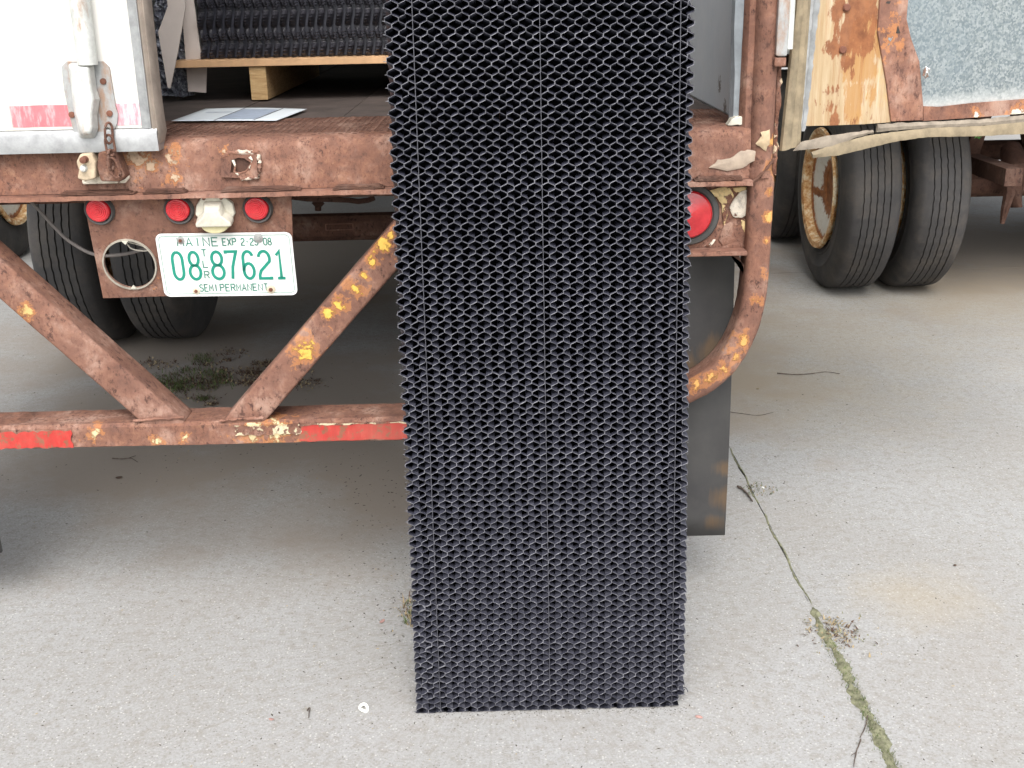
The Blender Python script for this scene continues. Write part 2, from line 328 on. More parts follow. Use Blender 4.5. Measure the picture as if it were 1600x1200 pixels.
# ------------------------------------------------------------------ mesh helpers
class MB:
    def __init__(s): s.v = []; s.f = []; s.mi = []
    def add(s, vs, fs, mi=0):
        o = len(s.v); s.v += [tuple(v) for v in vs]; s.f += [tuple(i+o for i in f) for f in fs]; s.mi += [mi]*len(fs); return s
    def box(s, x0, x1, y0, y1, z0, z1, mi=0):
        return s.add([(x0, y0, z0), (x1, y0, z0), (x1, y1, z0), (x0, y1, z0), (x0, y0, z1), (x1, y0, z1), (x1, y1, z1), (x0, y1, z1)],
                     [(0, 3, 2, 1), (4, 5, 6, 7), (0, 1, 5, 4), (1, 2, 6, 5), (2, 3, 7, 6), (3, 0, 4, 7)], mi)
    def hexa(s, a, b, mi=0):  # two loops of equal length joined
        n = len(a); return s.add(list(a)+list(b), [tuple(range(n))[::-1], tuple(range(n, 2*n))]+[(i, (i+1) % n, n+(i+1) % n, n+i) for i in range(n)], mi)
    def prism_y(s, poly, y0, y1, mi=0): return s.hexa([(x, y0, z) for x, z in poly], [(x, y1, z) for x, z in poly], mi)
    def prism_x(s, poly, x0, x1, mi=0): return s.hexa([(x0, y, z) for y, z in poly], [(x1, y, z) for y, z in poly], mi)
    def prism_z(s, poly, z0, z1, mi=0): return s.hexa([(x, y, z0) for x, y in poly], [(x, y, z1) for x, y in poly], mi)
    def tube(s, pts, r, n=10, mi=0, caps=True):
        pts = [Vector(p) for p in pts]; rings = []; up = Vector((0, 0, 1)); N = len(pts)
        for i, p in enumerate(pts):
            d = (pts[min(i+1, N-1)]-pts[max(i-1, 0)]).normalized()
            a = d.cross(up) if abs(d.dot(up)) < .95 else d.cross(Vector((1, 0, 0)))
            a.normalize(); b = d.cross(a); rr = r[i] if isinstance(r, (list, tuple)) else r
            rings.append([p+a*cos(2*pi*k/n)*rr+b*sin(2*pi*k/n)*rr for k in range(n)])
        vs = [v for q in rings for v in q]; fs = []
        for i in range(N-1):
            for k in range(n): fs.append((i*n+k, i*n+(k+1) % n, (i+1)*n+(k+1) % n, (i+1)*n+k))
        if caps: fs += [tuple(range(n))[::-1], tuple(range((N-1)*n, N*n))]
        return s.add(vs, fs, mi)
    def lathe(s, prof, c, axis='y', n=40, mi=0, closed=False):
        # prof: (radius, along)
        vs = []; m = len(prof)
        for k in range(n):
            a = 2*pi*k/n
            for r, t in prof:
                if axis == 'y': vs.append((c[0]+r*cos(a), c[1]+t, c[2]+r*sin(a)))
                elif axis == 'x': vs.append((c[0]+t, c[1]+r*cos(a), c[2]+r*sin(a)))
                else: vs.append((c[0]+r*cos(a), c[1]+r*sin(a), c[2]+t))
        fs = []
        for k in range(n):
            k2 = (k+1) % n
            for j in range(m if closed else m-1): j2 = (j+1) % m; fs.append((k*m+j, k2*m+j, k2*m+j2, k*m+j2))
        return s.add(vs, fs, mi)
    def build(s, name, mat, parent=None, smooth=False, bevel=0, seg=2, recalc=True):
        me = bpy.data.meshes.new(name); me.from_pydata(s.v, [], s.f)
        for m in (mat if isinstance(mat, (list, tuple)) else [mat]): me.materials.append(m)
        for p, mi in zip(me.polygons, s.mi): p.material_index = mi
        if recalc:
            b = bmesh.new(); b.from_mesh(me); bmesh.ops.recalc_face_normals(b, faces=b.faces); b.to_mesh(me); b.free()
        if smooth:
            me.shade_smooth(); me.set_sharp_from_angle(angle=radians(38))
        o = bpy.data.objects.new(name, me); C.objects.link(o)
        if bevel:
            q = o.modifiers.new('bevel', 'BEVEL'); q.width = bevel; q.segments = seg; q.limit_method = 'ANGLE'; q.angle_limit = radians(40)
        if parent: link(o, parent)
        return o
def worldloc(o):
    return o.matrix_basis if not o.parent else worldloc(o.parent) @ o.matrix_parent_inverse @ o.matrix_basis
def link(o, parent):
    o.parent = parent; o.matrix_parent_inverse = worldloc(parent).inverted()
def empty(name, loc, label=None, cat=None, group=None):
    o = bpy.data.objects.new(name, None); o.empty_display_size = .2; o.location = loc; C.objects.link(o); tag(o, label, cat, group); return o
def tag(o, label=None, cat=None, group=None, kind=None):
    for k, v in (('label', label), ('category', cat), ('group', group), ('kind', kind)):
        if v: o[k] = v
    return o
def rect(x0, x1, z0, z1, r=0, n=5):
    if r <= 0: return [(x0, z0), (x1, z0), (x1, z1), (x0, z1)]
    o = []
    for cx, cz, a in ((x1-r, z0+r, -90), (x1-r, z1-r, 0), (x0+r, z1-r, 90), (x0+r, z0+r, 180)):
        for k in range(n+1): t = radians(a+90*k/n); o.append((cx+r*cos(t), cz+r*sin(t)))
    return o
def circ(x, z, r, n=32): return [(x+r*cos(2*pi*k/n), z+r*sin(2*pi*k/n)) for k in range(n)]
def sheet_with_holes(name, loops, y0, y1, mat, parent=None, bevel=0):
    # flat plate in XZ between y0 and y1; loops[0] outer, others holes
    b = bmesh.new(); fr = []
    es = []
    for lp in loops:
        vs = [b.verts.new((x, y0, z)) for x, z in lp]
        es += [b.edges.new((vs[i], vs[(i+1) % len(vs)])) for i in range(len(vs))]
    bmesh.ops.triangle_fill(b, use_beauty=True, use_dissolve=False, edges=es)
    r = bmesh.ops.extrude_face_region(b, geom=list(b.faces))
    for v in [g for g in r['geom'] if isinstance(g, bmesh.types.BMVert)]: v.co.y = y1
    bmesh.ops.recalc_face_normals(b, faces=b.faces)
    me = bpy.data.meshes.new(name); b.to_mesh(me); b.free(); me.materials.append(mat)
    o = bpy.data.objects.new(name, me); C.objects.link(o)
    if parent: link(o, parent)
    return o
def jag(poly, amp, n=3, seed=1):
    r = random.Random(seed); out = []
    for i, (a, b) in enumerate(zip(poly, poly[1:]+poly[:1])):
        for k in range(n):
            t = k/n; out.append((a[0]+(b[0]-a[0])*t+r.uniform(-amp, amp), a[1]+(b[1]-a[1])*t+r.uniform(-amp, amp)))
    return out
def copy_tree(o, parent=None):
    c = o.copy(); C.objects.link(c); c.parent = parent
    for ch in o.children: copy_tree(ch, c)
    return c

# ------------------------------------------------------------------ ground
base = MB().box(-250, 250, -40, 400, -.25, -.06).build('grass_field', M['grassland']); tag(base, kind='structure')
pav = MB().box(-17.6, 14.7, -10.5, 27, -.055, -.010).build('pavement', M['soil']); tag(pav, kind='structure')
XS = [.765+4.6*k for k in range(-4, 4)]; YS = [3.655+4.65*k for k in range(-3, 6)]; gj = .0017
for x0, x1 in zip(XS, XS[1:]):
    for y0, y1 in zip(YS, YS[1:]):
        # wandering edges so joints are not ruler-straight
        def edge(a, b, ax):
            n = 60; out = []
            for k in range(n):
                t = k/n; p = (a[0]+(b[0]-a[0])*t, a[1]+(b[1]-a[1])*t); j = random.uniform(-.0016, .0016)+(.004 if random.random() < .06 else 0)*random.choice((-1, 0))
                out.append((p[0]+(j if ax == 'x' else 0), p[1]+(j if ax == 'y' else 0)))
            return out
        a, b_, c_, d_ = (x0+gj, y0+gj), (x1-gj, y0+gj), (x1-gj, y1-gj), (x0+gj, y1-gj)
        if y0 < 0 or (y0 < 5 and abs(x0) < 5): poly = edge(a, b_, 'y')+edge(b_, c_, 'x')+edge(c_, d_, 'y')+edge(d_, a, 'x')
        else: poly = [a, b_, c_, d_]
        MB().prism_z(poly, -.0098, 0).build('concrete_slab', M['concrete'], pav)

# ------------------------------------------------------------------ wheels
def tyre_mb(x0, R=.512, W=.27, ri=.292, grooves=5):
    h = W/2; pr = [(ri, .035), (ri+.012, .012), (ri+.03, .004), (ri+.034, .001), (ri+.045, .0), (ri+.049, .003), (ri+.06, .0), (ri+.10, -.003), (ri+.104, -.0055), (ri+.112, -.0055), (ri+.116, -.003), (ri+.13, -.004), (R-.045, .006), (R-.018, .022), (R-.004, .036)]
    u0, u1 = .040, W-.040; st = (u1-u0)/(grooves+1)
    for k in range(grooves):
        g = u0+st*(k+1); crown = R
        pr += [(crown, g-.0032), (crown-.009, g-.0024), (crown-.009, g+.0024), (crown, g+.0032)]
    pr += [(R-.004, W-.036), (R-.018, W-.022), (R-.045, W-.006), (ri+.13, W+.004), (ri+.06, W), (ri+.012, W-.012), (ri, W-.035)]
    mb = MB().lathe(pr, (x0, 0, 0), 'x', 216); m = len(pr); zz = set()
    for k in range(grooves):
        for q in range(4): zz.add(14+k*4+q)
    for k in range(216):
        for j in zz:
            x, y, z = mb.v[k*m+j]; mb.v[k*m+j] = (x+(.0010 if (k//2) % 2 else -.0010), y, z)
    # sipes: small notches pressed into the rib shoulders
    for k in range(0, 216, 3):
        for j in (14, 17, 18, 21, 22, 25, 26, 29, 30, 33):
            if j < m: x, y, z = mb.v[k*m+j]; f = (R-.004)/R; mb.v[k*m+j] = (x, y*f, z*f)
    return mb
def sipes(mb_, x0, R, W, n=130):
    # small tread cuts along the rib edges
    return mb_
def make_wheel(outer_neg, dual=True):
    """a dual wheel centred at its hub, axis x; outer_neg: the street side faces -x"""
    s = -1 if outer_neg else 1
    hub = MB()
    W = .27
    r1 = MB()
    def X(t): return s*t
    # rim: barrel seen from the street side (t=0 at street face, towards inside)
    prof = [(.302, .0), (.300, -.012), (.282, -.008), (.276, .02), (.264, .045), (.262, .06), (.258, .11), (.258, .2)]
    prof = [(r, -s*t if False else (-t if s > 0 else t)) for r, t in prof]
    hub.lathe([(.0, (-.10 if s > 0 else .10)), (.055, (-.10 if s > 0 else .10)), (.08, (-.13 if s > 0 else .13)), (.1, (-.30 if s > 0 else .30)), (.0, (-.30 if s > 0 else .30))], (0, 0, 0), 'x', 24)
    wheel = hub.build('wheel', M['rust_dark'], None, smooth=True)
    for k, off in enumerate((0, .33) if dual else (0,)):
        lo = off if s < 0 else -off-W
        t = tyre_mb(lo).build('tyre', M['tyre'], wheel, smooth=True)
        rp = [(r, (q+off if s < 0 else q-off)) for r, q in prof]
        rim = MB().lathe(rp, (0, 0, 0), 'x', 64).build('rim', M['rim'], wheel, smooth=True)
        q = rim.modifiers.new('thick', 'SOLIDIFY'); q.thickness = .006
    # dished disc with hub flange and wheel nuts on the street side
    g_ = 1 if s < 0 else -1
    dp = [(.262, .026), (.255, .032), (.20, .034), (.15, .050), (.11, .058), (.105, .066), (.0001, .070)]
    MB().lathe([(r, q*g_) for r, q in dp], (0, 0, 0), 'x', 48).build('disc', M['disc'], wheel, smooth=True)
    return wheel
def place_wheel(src, loc, parent, first=False):
    wq = src if first else copy_tree(src)
    wq.location = loc
    wq.parent = parent; wq.matrix_parent_inverse = parent.matrix_basis.inverted()
    return wq
W_neg = make_wheel(True); W_pos = make_wheel(False)
used = {'n': False, 'p': False}
def wheel_at(neg, loc, parent):
    k = 'n' if neg else 'p'; src = W_neg if neg else W_pos
    o = place_wheel(src, loc, parent, not used[k]); used[k] = True; return o

# ------------------------------------------------------------------ the rusty trailer
TX0, TX1 = -2.025, .605; CXT = -.71
tr = empty('box_trailer', (CXT, 0, 0), 'white box trailer with rusty rear, one door swung open and a green lettered licence plate', 'trailer')
# sill with rolled top edge and flange
prof = [(.0, 1.0975), (.0, 1.188), (.006, 1.200), (.018, 1.2075), (.04, 1.210), (.07, 1.210), (.07, 1.19), (.02, 1.18), (.012, 1.0975)]
sill = MB().prism_x(prof, TX0+.06, .548)
sill = sill.build('rear_sill', M['rust_sill'], tr, smooth=True)
# flaking lower flange
fl = MB(); n = 150; a = []; r_ = random.Random(3)
top, bot = 1.0965, 1.0860
for i in range(n+1):
    x = TX0+.05+(.55-TX0-.05)*i/n; j = r_.uniform(-.0012, .0012)
    a.append([(x, -.032+j, bot+r_.uniform(-.0006, .0006)), (x, -.031+j, top-.001+r_.uniform(-.001, .0008)), (x, -.022, top), (x, .07, top), (x, .07, bot)])
vs = [p for q in a for p in q]; fs = [(i*5+k, (i+1)*5+k, (i+1)*5+(k+1) % 5, i*5+(k+1) % 5) for i in range(n) for k in range(5)]+[(0, 1, 2, 3, 4), tuple(n*5+k for k in (4, 3, 2, 1, 0))]
MB().add(vs, fs).build('sill_flange', M['rust_flange'], tr)
# delaminated rust scale on the flange
def scale_flake(u0, u1, v, seed):
    r = random.Random(seed); p0 = at(u0, v, -.02); p1 = at(u1, v, -.02); mb = MB()
    for lay in range(3):
        n = 12; y0 = -.028+lay*.004; z = 1.0975+lay*.0022; A = []; B = []
        for i in range(n+1):
            x = p0.x+(p1.x-p0.x)*(i/n)*(1-.08*lay)+.004*lay
            A.append((x, y0+r.uniform(-.003, .002), z+r.uniform(0, .0012))); B.append((x, -.001, z+.001+r.uniform(0, .0015)))
        vs = A+B+[(q[0], q[1], q[2]+.0014) for q in A]+[(q[0], q[1], q[2]+.0014) for q in B]; m = n+1; fs = []
        for i in range(n): fs += [(i, i+1, m+i+1, m+i), (2*m+i, 3*m+i, 3*m+i+1, 2*m+i+1), (i, 2*m+i, 2*m+i+1, i+1)]
        mb.add(vs, fs)
    mb.build('rust_scale', M['rust_deep'], tr)
for u0, u1, v, sd_ in ((92, 210, 292, 1), (222, 290, 290, 2), (345, 470, 290, 3), (520, 600, 289, 4), (1085, 1135, 277, 5), (1120, 1160, 277, 6)): scale_flake(u0, u1, v, sd_)

# floor: tread plate near the edge, boards behind
MB().box(TX0+.06, .545, .0702, .42, 1.16, 1.2085).build('tread_plate', M['decktread'], tr)
lug = MB(); r_ = random.Random(5)
yy = .035; row = 0
while yy < .41:
    xx = -.80+(row % 2)*.015
    while xx < .53:
        if not (-.2 < xx < .36 and False):
            s = 1 if (row % 2) else -1; L, Wd = .0105, .0032; cx, cy = xx, yy; ca, sa = cos(s*.6), sin(s*.6)
            q = [(cx+ca*a_-sa*b_, cy+sa*a_+ca*b_) for a_, b_ in ((-L, 0), (0, -Wd), (L, 0), (0, Wd))]; z0 = 1.2080 if yy > .07 else 1.209
            h = .0014*r_.uniform(.4, 1.1)
            lug.add([(*p, z0) for p in q]+[(cx-ca*L*.5, cy-sa*L*.5, 1.210+h), (cx+ca*L*.5, cy+sa*L*.5, 1.210+h)], [(0, 1, 5, 4), (1, 2, 5), (2, 3, 4, 5), (3, 0, 4)])
        xx += .030
    yy += .0135; row += 1
tag(lug.build('tread_lugs', M['decktread'], tr), kind='stuff')
for k in range(8):
    x0 = TX0+.06+k*(.545-TX0-.06)/8
    MB().box(x0+.0015, x0+(.545-TX0-.06)/8-.0015, .4215, 8.4, 1.165, 1.206+.001*(k % 2)).build('floor_board', M['floor'], tr)
# shell
MB().box(.5455, .548, .055, 8.4, 1.211, 3.85).build('wall_liner', M['liner'], tr)
MB().box(.549, .603, .13, 8.4, 1.10, 3.85).build('side_wall', M['metal_body'], tr)
MB().box(TX0, TX0+.055, .13, 8.4, 1.10, 3.85).build('side_wall', M['metal_body'], tr)
MB().box(TX0, .603, 8.401, 8.45, 1.10, 3.85).build('front_wall', M['metal_body'], tr)
MB().box(TX0, .603, .0, 8.45, 3.851, 3.90).build('roof', M['metal_body'], tr)
for k in range(14):
    y = .30+k*.6 if k else .16
    MB().box(TX0+.06, .548, y, y+.06, 1.050, 1.159).build('cross_member', M['rust_deep'], tr)
# folded liner edge strip
pl = []
for i in range(30):
    z = 1.225+i*.09; pl.append(z)
st = MB(); r_ = random.Random(2)
A = [];
for z in pl:
    j = r_.uniform(-.003, .003); A.append([(.506+j*.4, .052, z), (.512+j, .040, z), (.541, .030+j, z), (.5452, .054, z)])
vs = [p for q in A for p in q]; m = len(A)
st.add(vs, [(i*4+k, i*4+(k+1) % 4, (i+1)*4+(k+1) % 4, (i+1)*4+k) for i in range(m-1) for k in range(4)]+[(0, 1, 2, 3), (m*4-1, m*4-2, m*4-3, m*4-4)])
st.build('liner_edge', M['alu_dark'], tr, smooth=True)
# clump of hardened sealant under it
sq = MB().prism_y(jag([(.500, 1.212), (.520, 1.210), (.536, 1.213), (.538, 1.226), (.520, 1.230), (.508, 1.226)], .002, 3, 4), .02, .05); sq.build('sealant_lump', M['lamp_body'], tr, bevel=.003)
# corner posts
def post(xa, sgn, z0=1.098, z1=3.85):
    P = [(0, .055), (.003, .024), (.012, .014), (.024, .014), (.028, .003), (.036, -.006), (.050, -.010), (.064, -.006), (.073, .004), (.077, .022), (.080, .128), (0, .128)]
    P = [(xa+sgn*x, y) for x, y in P]
    mb = MB(); nz = 40; r = random.Random(9); rows = []
    for i in range(nz+1):
        z = z0+(z1-z0)*i/nz; rows.append([(x+r.uniform(-.0006, .0006), y+r.uniform(-.0006, .0006), z) for x, y in P])
    m = len(P); vs = [p for q in rows for p in q]
    mb.add(vs, [(i*m+k, i*m+(k+1) % m, (i+1)*m+(k+1) % m, (i+1)*m+k) for i in range(nz) for k in range(m)]+[tuple(range(m)), tuple(range(nz*m, nz*m+m))])
    return mb.build('corner_post', M['rust_tube'] if sgn > 0 else M['rust'], tr, smooth=True)
post(.5245, 1); post(TX0+.08, -1)
# peeling outer edge of the post
pe = MB(); r_ = random.Random(12)
A = []
for i in range(26):
    z = 1.10+i*.0125; A.append([(.603, .022, z), (.6085+r_.uniform(0, .006), .016+r_.uniform(-.004, .004), z), (.613+r_.uniform(-.006, .004), .040, z), (.604, .05, z)])
vs = [p for q in A for p in q]
pe.add(vs, [(i*4+k, i*4+(k+1) % 4, (i+1)*4+(k+1) % 4, (i+1)*4+k) for i in range(25) for k in range(4)]+[(0, 1, 2, 3), (103, 102, 101, 100)])
pe.build('peeled_edge', rust('peeling post edge', (.75, .60, .42), .45, None, scale=18, orange=.7), tr, smooth=True)
# patch of lifted paint on the sill by the post
def slab_patch(name, pts, Y, th, mat, seed=1, amp=.0015, bulge=0, label=None):
    P = [(at(u, v, Y).x, at(u, v, Y).z) for u, v in pts]; P = jag(P, amp, 3, seed)
    cx = sum(p[0] for p in P)/len(P); cz = sum(p[1] for p in P)/len(P); n = len(P)
    ring2 = [(cx+(x-cx)*.8, cz+(z-cz)*.8) for x, z in P]
    vs = [(x, Y, z) for x, z in P]+[(x, Y-th*.7, z) for x, z in P]+[(x, Y-th-bulge*.5, z) for x, z in ring2]+[(cx, Y-th-bulge, cz)]
    fs = []
    for i in range(n):
        j = (i+1) % n; fs += [(i, j, n+j, n+i), (n+i, n+j, 2*n+j, 2*n+i), (2*n+i, 2*n+j, 3*n)]
    fs.append(tuple(range(n))[::-1])
    o = MB().add(vs, fs).build(name, mat, tr, smooth=True)
    if label: o['label'] = label
    return o
slab_patch('paint_scab', [(1108, 262), (1122, 250), (1140, 247), (1158, 236), (1172, 233), (1182, 238), (1178, 250), (1160, 262), (1135, 268)], -.001, .003, flat('old caulk smear', (.40, .32, .25), .8, var=.25, scale=30, bump=.6), 3, .0015, .003)
slab_patch('paint_scab', [(1180, 225), (1192, 210), (1188, 206), (1203, 203), (1202, 225), (1196, 237), (1190, 232)], -.011, .002, flat('tan flake', (.50, .38, .24), .8, var=.3, scale=40, bump=.5), 5, .0015, .002)

# socket with torn weld on the sill
def ring_path(pts, Y): return [tuple(at(u, v, Y)) for u, v in pts]
sk = sheet_with_holes('socket_plate', [jag([(at(u, v, 0).x, at(u, v, 0).z) for u, v in ((347, 277), (403, 277), (403, 240), (360, 238), (347, 246))], .0015, 3, 8),
     jag([(at(u, v, 0).x, at(u, v, 0).z) for u, v in ((362, 268), (372, 278-9), (388, 266), (392, 252), (378, 245), (362, 248))], .002, 3, 4)], -.009, -.0005, M['rust_sill'], tr)
wb = MB(); r_ = random.Random(6)
pts = [(347, 246), (360, 238), (403, 238), (406, 256), (404, 277), (372, 280)]
dens = []
for (a, b) in zip(pts, pts[1:]):
    for k in range(7): dens.append((a[0]+(b[0]-a[0])*k/7, a[1]+(b[1]-a[1])*k/7))
wb.tube([at(u+r_.uniform(-1, 1), v+r_.uniform(-1, 1), -.006) for u, v in dens], [.0042*r_.uniform(.6, 1.4) for _ in dens], 8)
wb.build('weld_bead', rust('weld bead', (.66, .56, .46), .85, None, scale=20, orange=.4, tint=1.2), sk, smooth=True)
wb = MB(); dens = [(364, 250), (368, 260), (366, 268), (372, 272), (384, 268), (390, 262), (394, 250), (390, 245)]
wb.tube([at(u, v, -.008) for u, v in dens], [.0028*r_.uniform(.6, 1.6) for _ in dens], 7)
wb.build('torn_lip', M['flake_cream'], sk, smooth=True)
MB().box(at(360, 260).x, at(394, 260).x, -.0016, -.0006, at(375, 278).z+.004, at(375, 244).z).build('socket_dark_patch', M['rust_dark'], sk)  # dark patch behind the torn hole, the shade inside given as colour

# ---------------- light panel, marker lights, licence lamp, plate
g = lambda u, v, Y=0.: (at(u, v, Y).x, at(u, v, Y).z)
PT = radians(9); PY, PZ = .004, 1.0855       # the whole light panel is bent in at the bottom about its top edge
def tp_(u, v):
    """where the sight line meets the tilted panel, in flat panel coordinates (x, z)"""
    n_ = Vector((0, cos(PT), sin(PT))); o_ = Vector((0, PY, PZ)); d = ray(u, v); p = CAM+d*((o_-CAM).dot(n_)/d.dot(n_))
    return Vector((p.x, 0, PZ-(p-Vector((p.x, PY, PZ))).length*(1 if p.z < PZ else -1)))
TILT = Matrix.Translation((0, PY, PZ)) @ Matrix.Rotation(PT, 4, 'X') @ Matrix.Translation((0, -PY, -PZ))
before = set(bpy.data.objects)
px0, px1 = -.9215, -.4635; zb = tp_(200, 465).z
hc = (tp_(203, 413).x, tp_(203, 413).z)
hole = circ(hc[0], hc[1], .0575, 44)
panel = sheet_with_holes('light_panel', [[(px0, 1.0855), (px0, zb), (-.48, zb+.004), (px1, 1.0855)][::-1], hole], .004, .010, M['rust_panel'], tr)
rg = MB().lathe([(.0575, 0), (.0575, -.004), (.0608, -.004), (.0615, 0)], (hc[0], .0038, hc[1]), 'y', 44); rg.build('hole_rim', flat('dull hole rim', (.33, .30, .25), .7, var=.3, scale=40), panel, smooth=True)
for dz in (.0575, -.0575): MB().prism_y([(hc[0]-.007, hc[1]+dz), (hc[0]+.007, hc[1]+dz), (hc[0], hc[1]+dz*.86)], -.002, .002).build('clip_tab', M['lamp_body'], panel)
def lamp(x, z, rl, rg_, y=.003, lens_y=-.012, parent=tr, name='marker_light'):
    gro = MB().lathe([(0, .003), (rg_, .003), (rg_, -.004), (rg_-.003, -.0085), (rl+.004, -.010), (rl, -.006), (rl*.99, 0), (0, 0)], (x+.0015, y, z-.0015), 'y', 40)
    o = gro.build(name, M['rubber'], parent, smooth=True)
    MB().lathe([(rl, .0), (rl, lens_y*.75), (rl*.93, lens_y)]+[(rl*q, lens_y*(1.02+.2*(1-q))-(.0007 if i_ % 2 else -.0003)) for i_, q in enumerate((.86, .82, .70, .66, .54, .50, .38, .34, .22, .18))]+[(0.0001, lens_y*1.2)], (x, y, z), 'y', 40).build('lens', M['lens'], o, smooth=True)
    return o
l_first = None
for u, v in ((155, 327), (279, 326), (402, 324)):
    p = tp_(u, v); lamp(p.x, p.z, .0262, .0335)
# licence lamp: chamfered foot, wedge housing, lens under it
k1 = [(-.023, .040), (.023, .040), (.043, .020), (.045, -.004), (.038, -.016), (-.038, -.016), (-.045, -.004), (-.040, .016)]
lc = tp_(337, 330); foot = MB().hexa([(lc.x+x, .0035, lc.z+z) for x, z in k1], [(lc.x+x*.96, -.006, lc.z+z*.96) for x, z in k1]).build('licence_lamp', M['lamp_body'], tr, bevel=.002)
k2 = [(-.020, .028), (.020, .028), (.026, .004), (.041, -.011), (.040, -.022), (-.040, -.022), (-.041, -.011), (-.026, .004)]
k3 = [(-.014, .014), (.014, .014), (.021, .0), (.039, -.016), (.039, -.024), (-.039, -.024), (-.039, -.016), (-.021, .0)]
MB().hexa([(lc.x+x, -.0062, lc.z+z) for x, z in k2], [(lc.x+x, -.034, lc.z+z) for x, z in k3]).build('lamp_hood', M['lamp_body'], foot, bevel=.003)
hl = [( .033*cos(pi+pi*k/14), -.023+.021*sin(pi+pi*k/14)) for k in range(15)]
MB().hexa([(lc.x+x, -.006, lc.z+z) for x, z in hl], [(lc.x+x*.9, -.026, lc.z+z*.95) for x, z in hl]).build('lamp_lens', M['clear'], foot, bevel=.002)
for sx in (-1, 1): MB().lathe([(.0001, -.004), (.004, -.003), (.004, 0)], (lc.x+sx*.019, -.0062, lc.z+.034), 'y', 12).build('screw', M['rust_deep'], foot, smooth=True)

for o in set(bpy.data.objects)-before: o.data.transform(TILT)
# plate
cs = [tp_(u, v) for u, v in ((241, 364), (459, 362), (467, 458), (257, 462))]
pcf = sum(cs, Vector())/4; pcf.y = -.001; pc = TILT @ pcf; PW, PH = .3048, .1524; TL = -atan2(cs[1].z-cs[0].z+cs[2].z-cs[3].z, cs[1].x-cs[0].x+cs[2].x-cs[3].x)
print('plate', pc, [tuple(c) for c in cs], TL*57.3)
plm = sheet_with_holes('licence_plate', [rect(-PW/2, PW/2, -PH/2, PH/2, .014, 6)], -.0012, .0, M['plate'])
def plate_obj(o): 
    o.location = pc; o.rotation_euler = (PT, TL, 0)
    return o
plate_obj(plm); plm.parent = tr; plm.matrix_parent_inverse = tr.matrix_basis.inverted()
def sub_plate(o): o.parent = plm; return o
# raised rim and green border line
def band(outer, inner, y0, y1, mat, name):
    o = sheet_with_holes(name, [outer, inner], y0, y1, mat); sub_plate(o); return o
band(rect(-PW/2, PW/2, -PH/2, PH/2, .014, 6), rect(-PW/2+.0028, PW/2-.0028, -PH/2+.0028, PH/2-.0028, .0115, 6), -.0024, -.0013, M['plate'], 'plate_rim')
band(rect(-PW/2+.0058, PW/2-.0058, -PH/2+.0058, PH/2-.0058, .010, 6), rect(-PW/2+.0070, PW/2-.0070, -PH/2+.0070, PH/2-.0070, .009, 6), -.00155, -.0013, M['ink_dark'], 'plate_border')
def arc(cx, cz, rx, rz, a0, a1, n=10): return [(cx+rx*cos(radians(a0+(a1-a0)*k/n)), cz+rz*sin(radians(a0+(a1-a0)*k/n))) for k in range(n+1)]
# stroke letters in a unit box (0..1 wide, 0..1 high)
def oval(): return arc(.5, .72, .5, .28, 90, 0, 6)+arc(.5, .28, .5, .28, 0, -180, 12)+arc(.5, .72, .5, .28, 180, 90, 6)
GL = {
 '0': [oval()],
 '8': [arc(.5, .75, .43, .25, -90, 270, 18), arc(.5, .26, .5, .26, 90, 450, 18)],
 '7': [[(0, .93), (0, 1), (1, 1), (.55, .45), (.42, 0)]],
 '6': [arc(.5, .75, .46, .25, 20, 180, 10)+[(.02, .3)]+arc(.5, .28, .48, .28, 180, 540, 18)],
 '2': [arc(.5, .72, .48, .28, 165, -20, 12)+[(.15, .28), (.02, .12), (.02, 0), (1, 0), (1, .06)]],
 '1': [[(.15, .84), (.5, 1), (.5, 0)], [(.1, 0), (.9, 0)]],
 '9': [arc(.5, .72, .48, .28, 0, 360, 18)+[(.98, .4)]+arc(.5, .25, .48, .25, 0, -160, 9)],
 'M': [[(0, 0), (0, 1), (.5, .35), (1, 1), (1, 0)]], 'A': [[(0, 0), (.5, 1), (1, 0)], [(.2, .33), (.8, .33)]], 'I': [[(.5, 0), (.5, 1)]],
 'N': [[(0, 0), (0, 1), (1, 0), (1, 1)]], 'E': [[(1, 0), (0, 0), (0, 1), (1, 1)], [(0, .52), (.8, .52)]], 'X': [[(0, 0), (1, 1)], [(0, 1), (1, 0)]],
 'P': [[(0, 0), (0, 1), (.6, 1)]+arc(.6, .76, .4, .24, 90, -90, 8)+[(0, .52)]], 'T': [[(0, 1), (1, 1)], [(.5, 1), (.5, 0)]], 'L': [[(0, 1), (0, 0), (1, 0)]],
 'R': [[(0, 0), (0, 1), (.6, 1)]+arc(.6, .76, .4, .24, 90, -90, 8)+[(0, .52)], [(.5, .52), (1, 0)]],
 'S': [arc(.5, .76, .46, .24, 30, 250, 10)+arc(.5, .26, .48, .26, 70, -150, 10)], '-': [[(.25, .5), (.75, .5)]]}
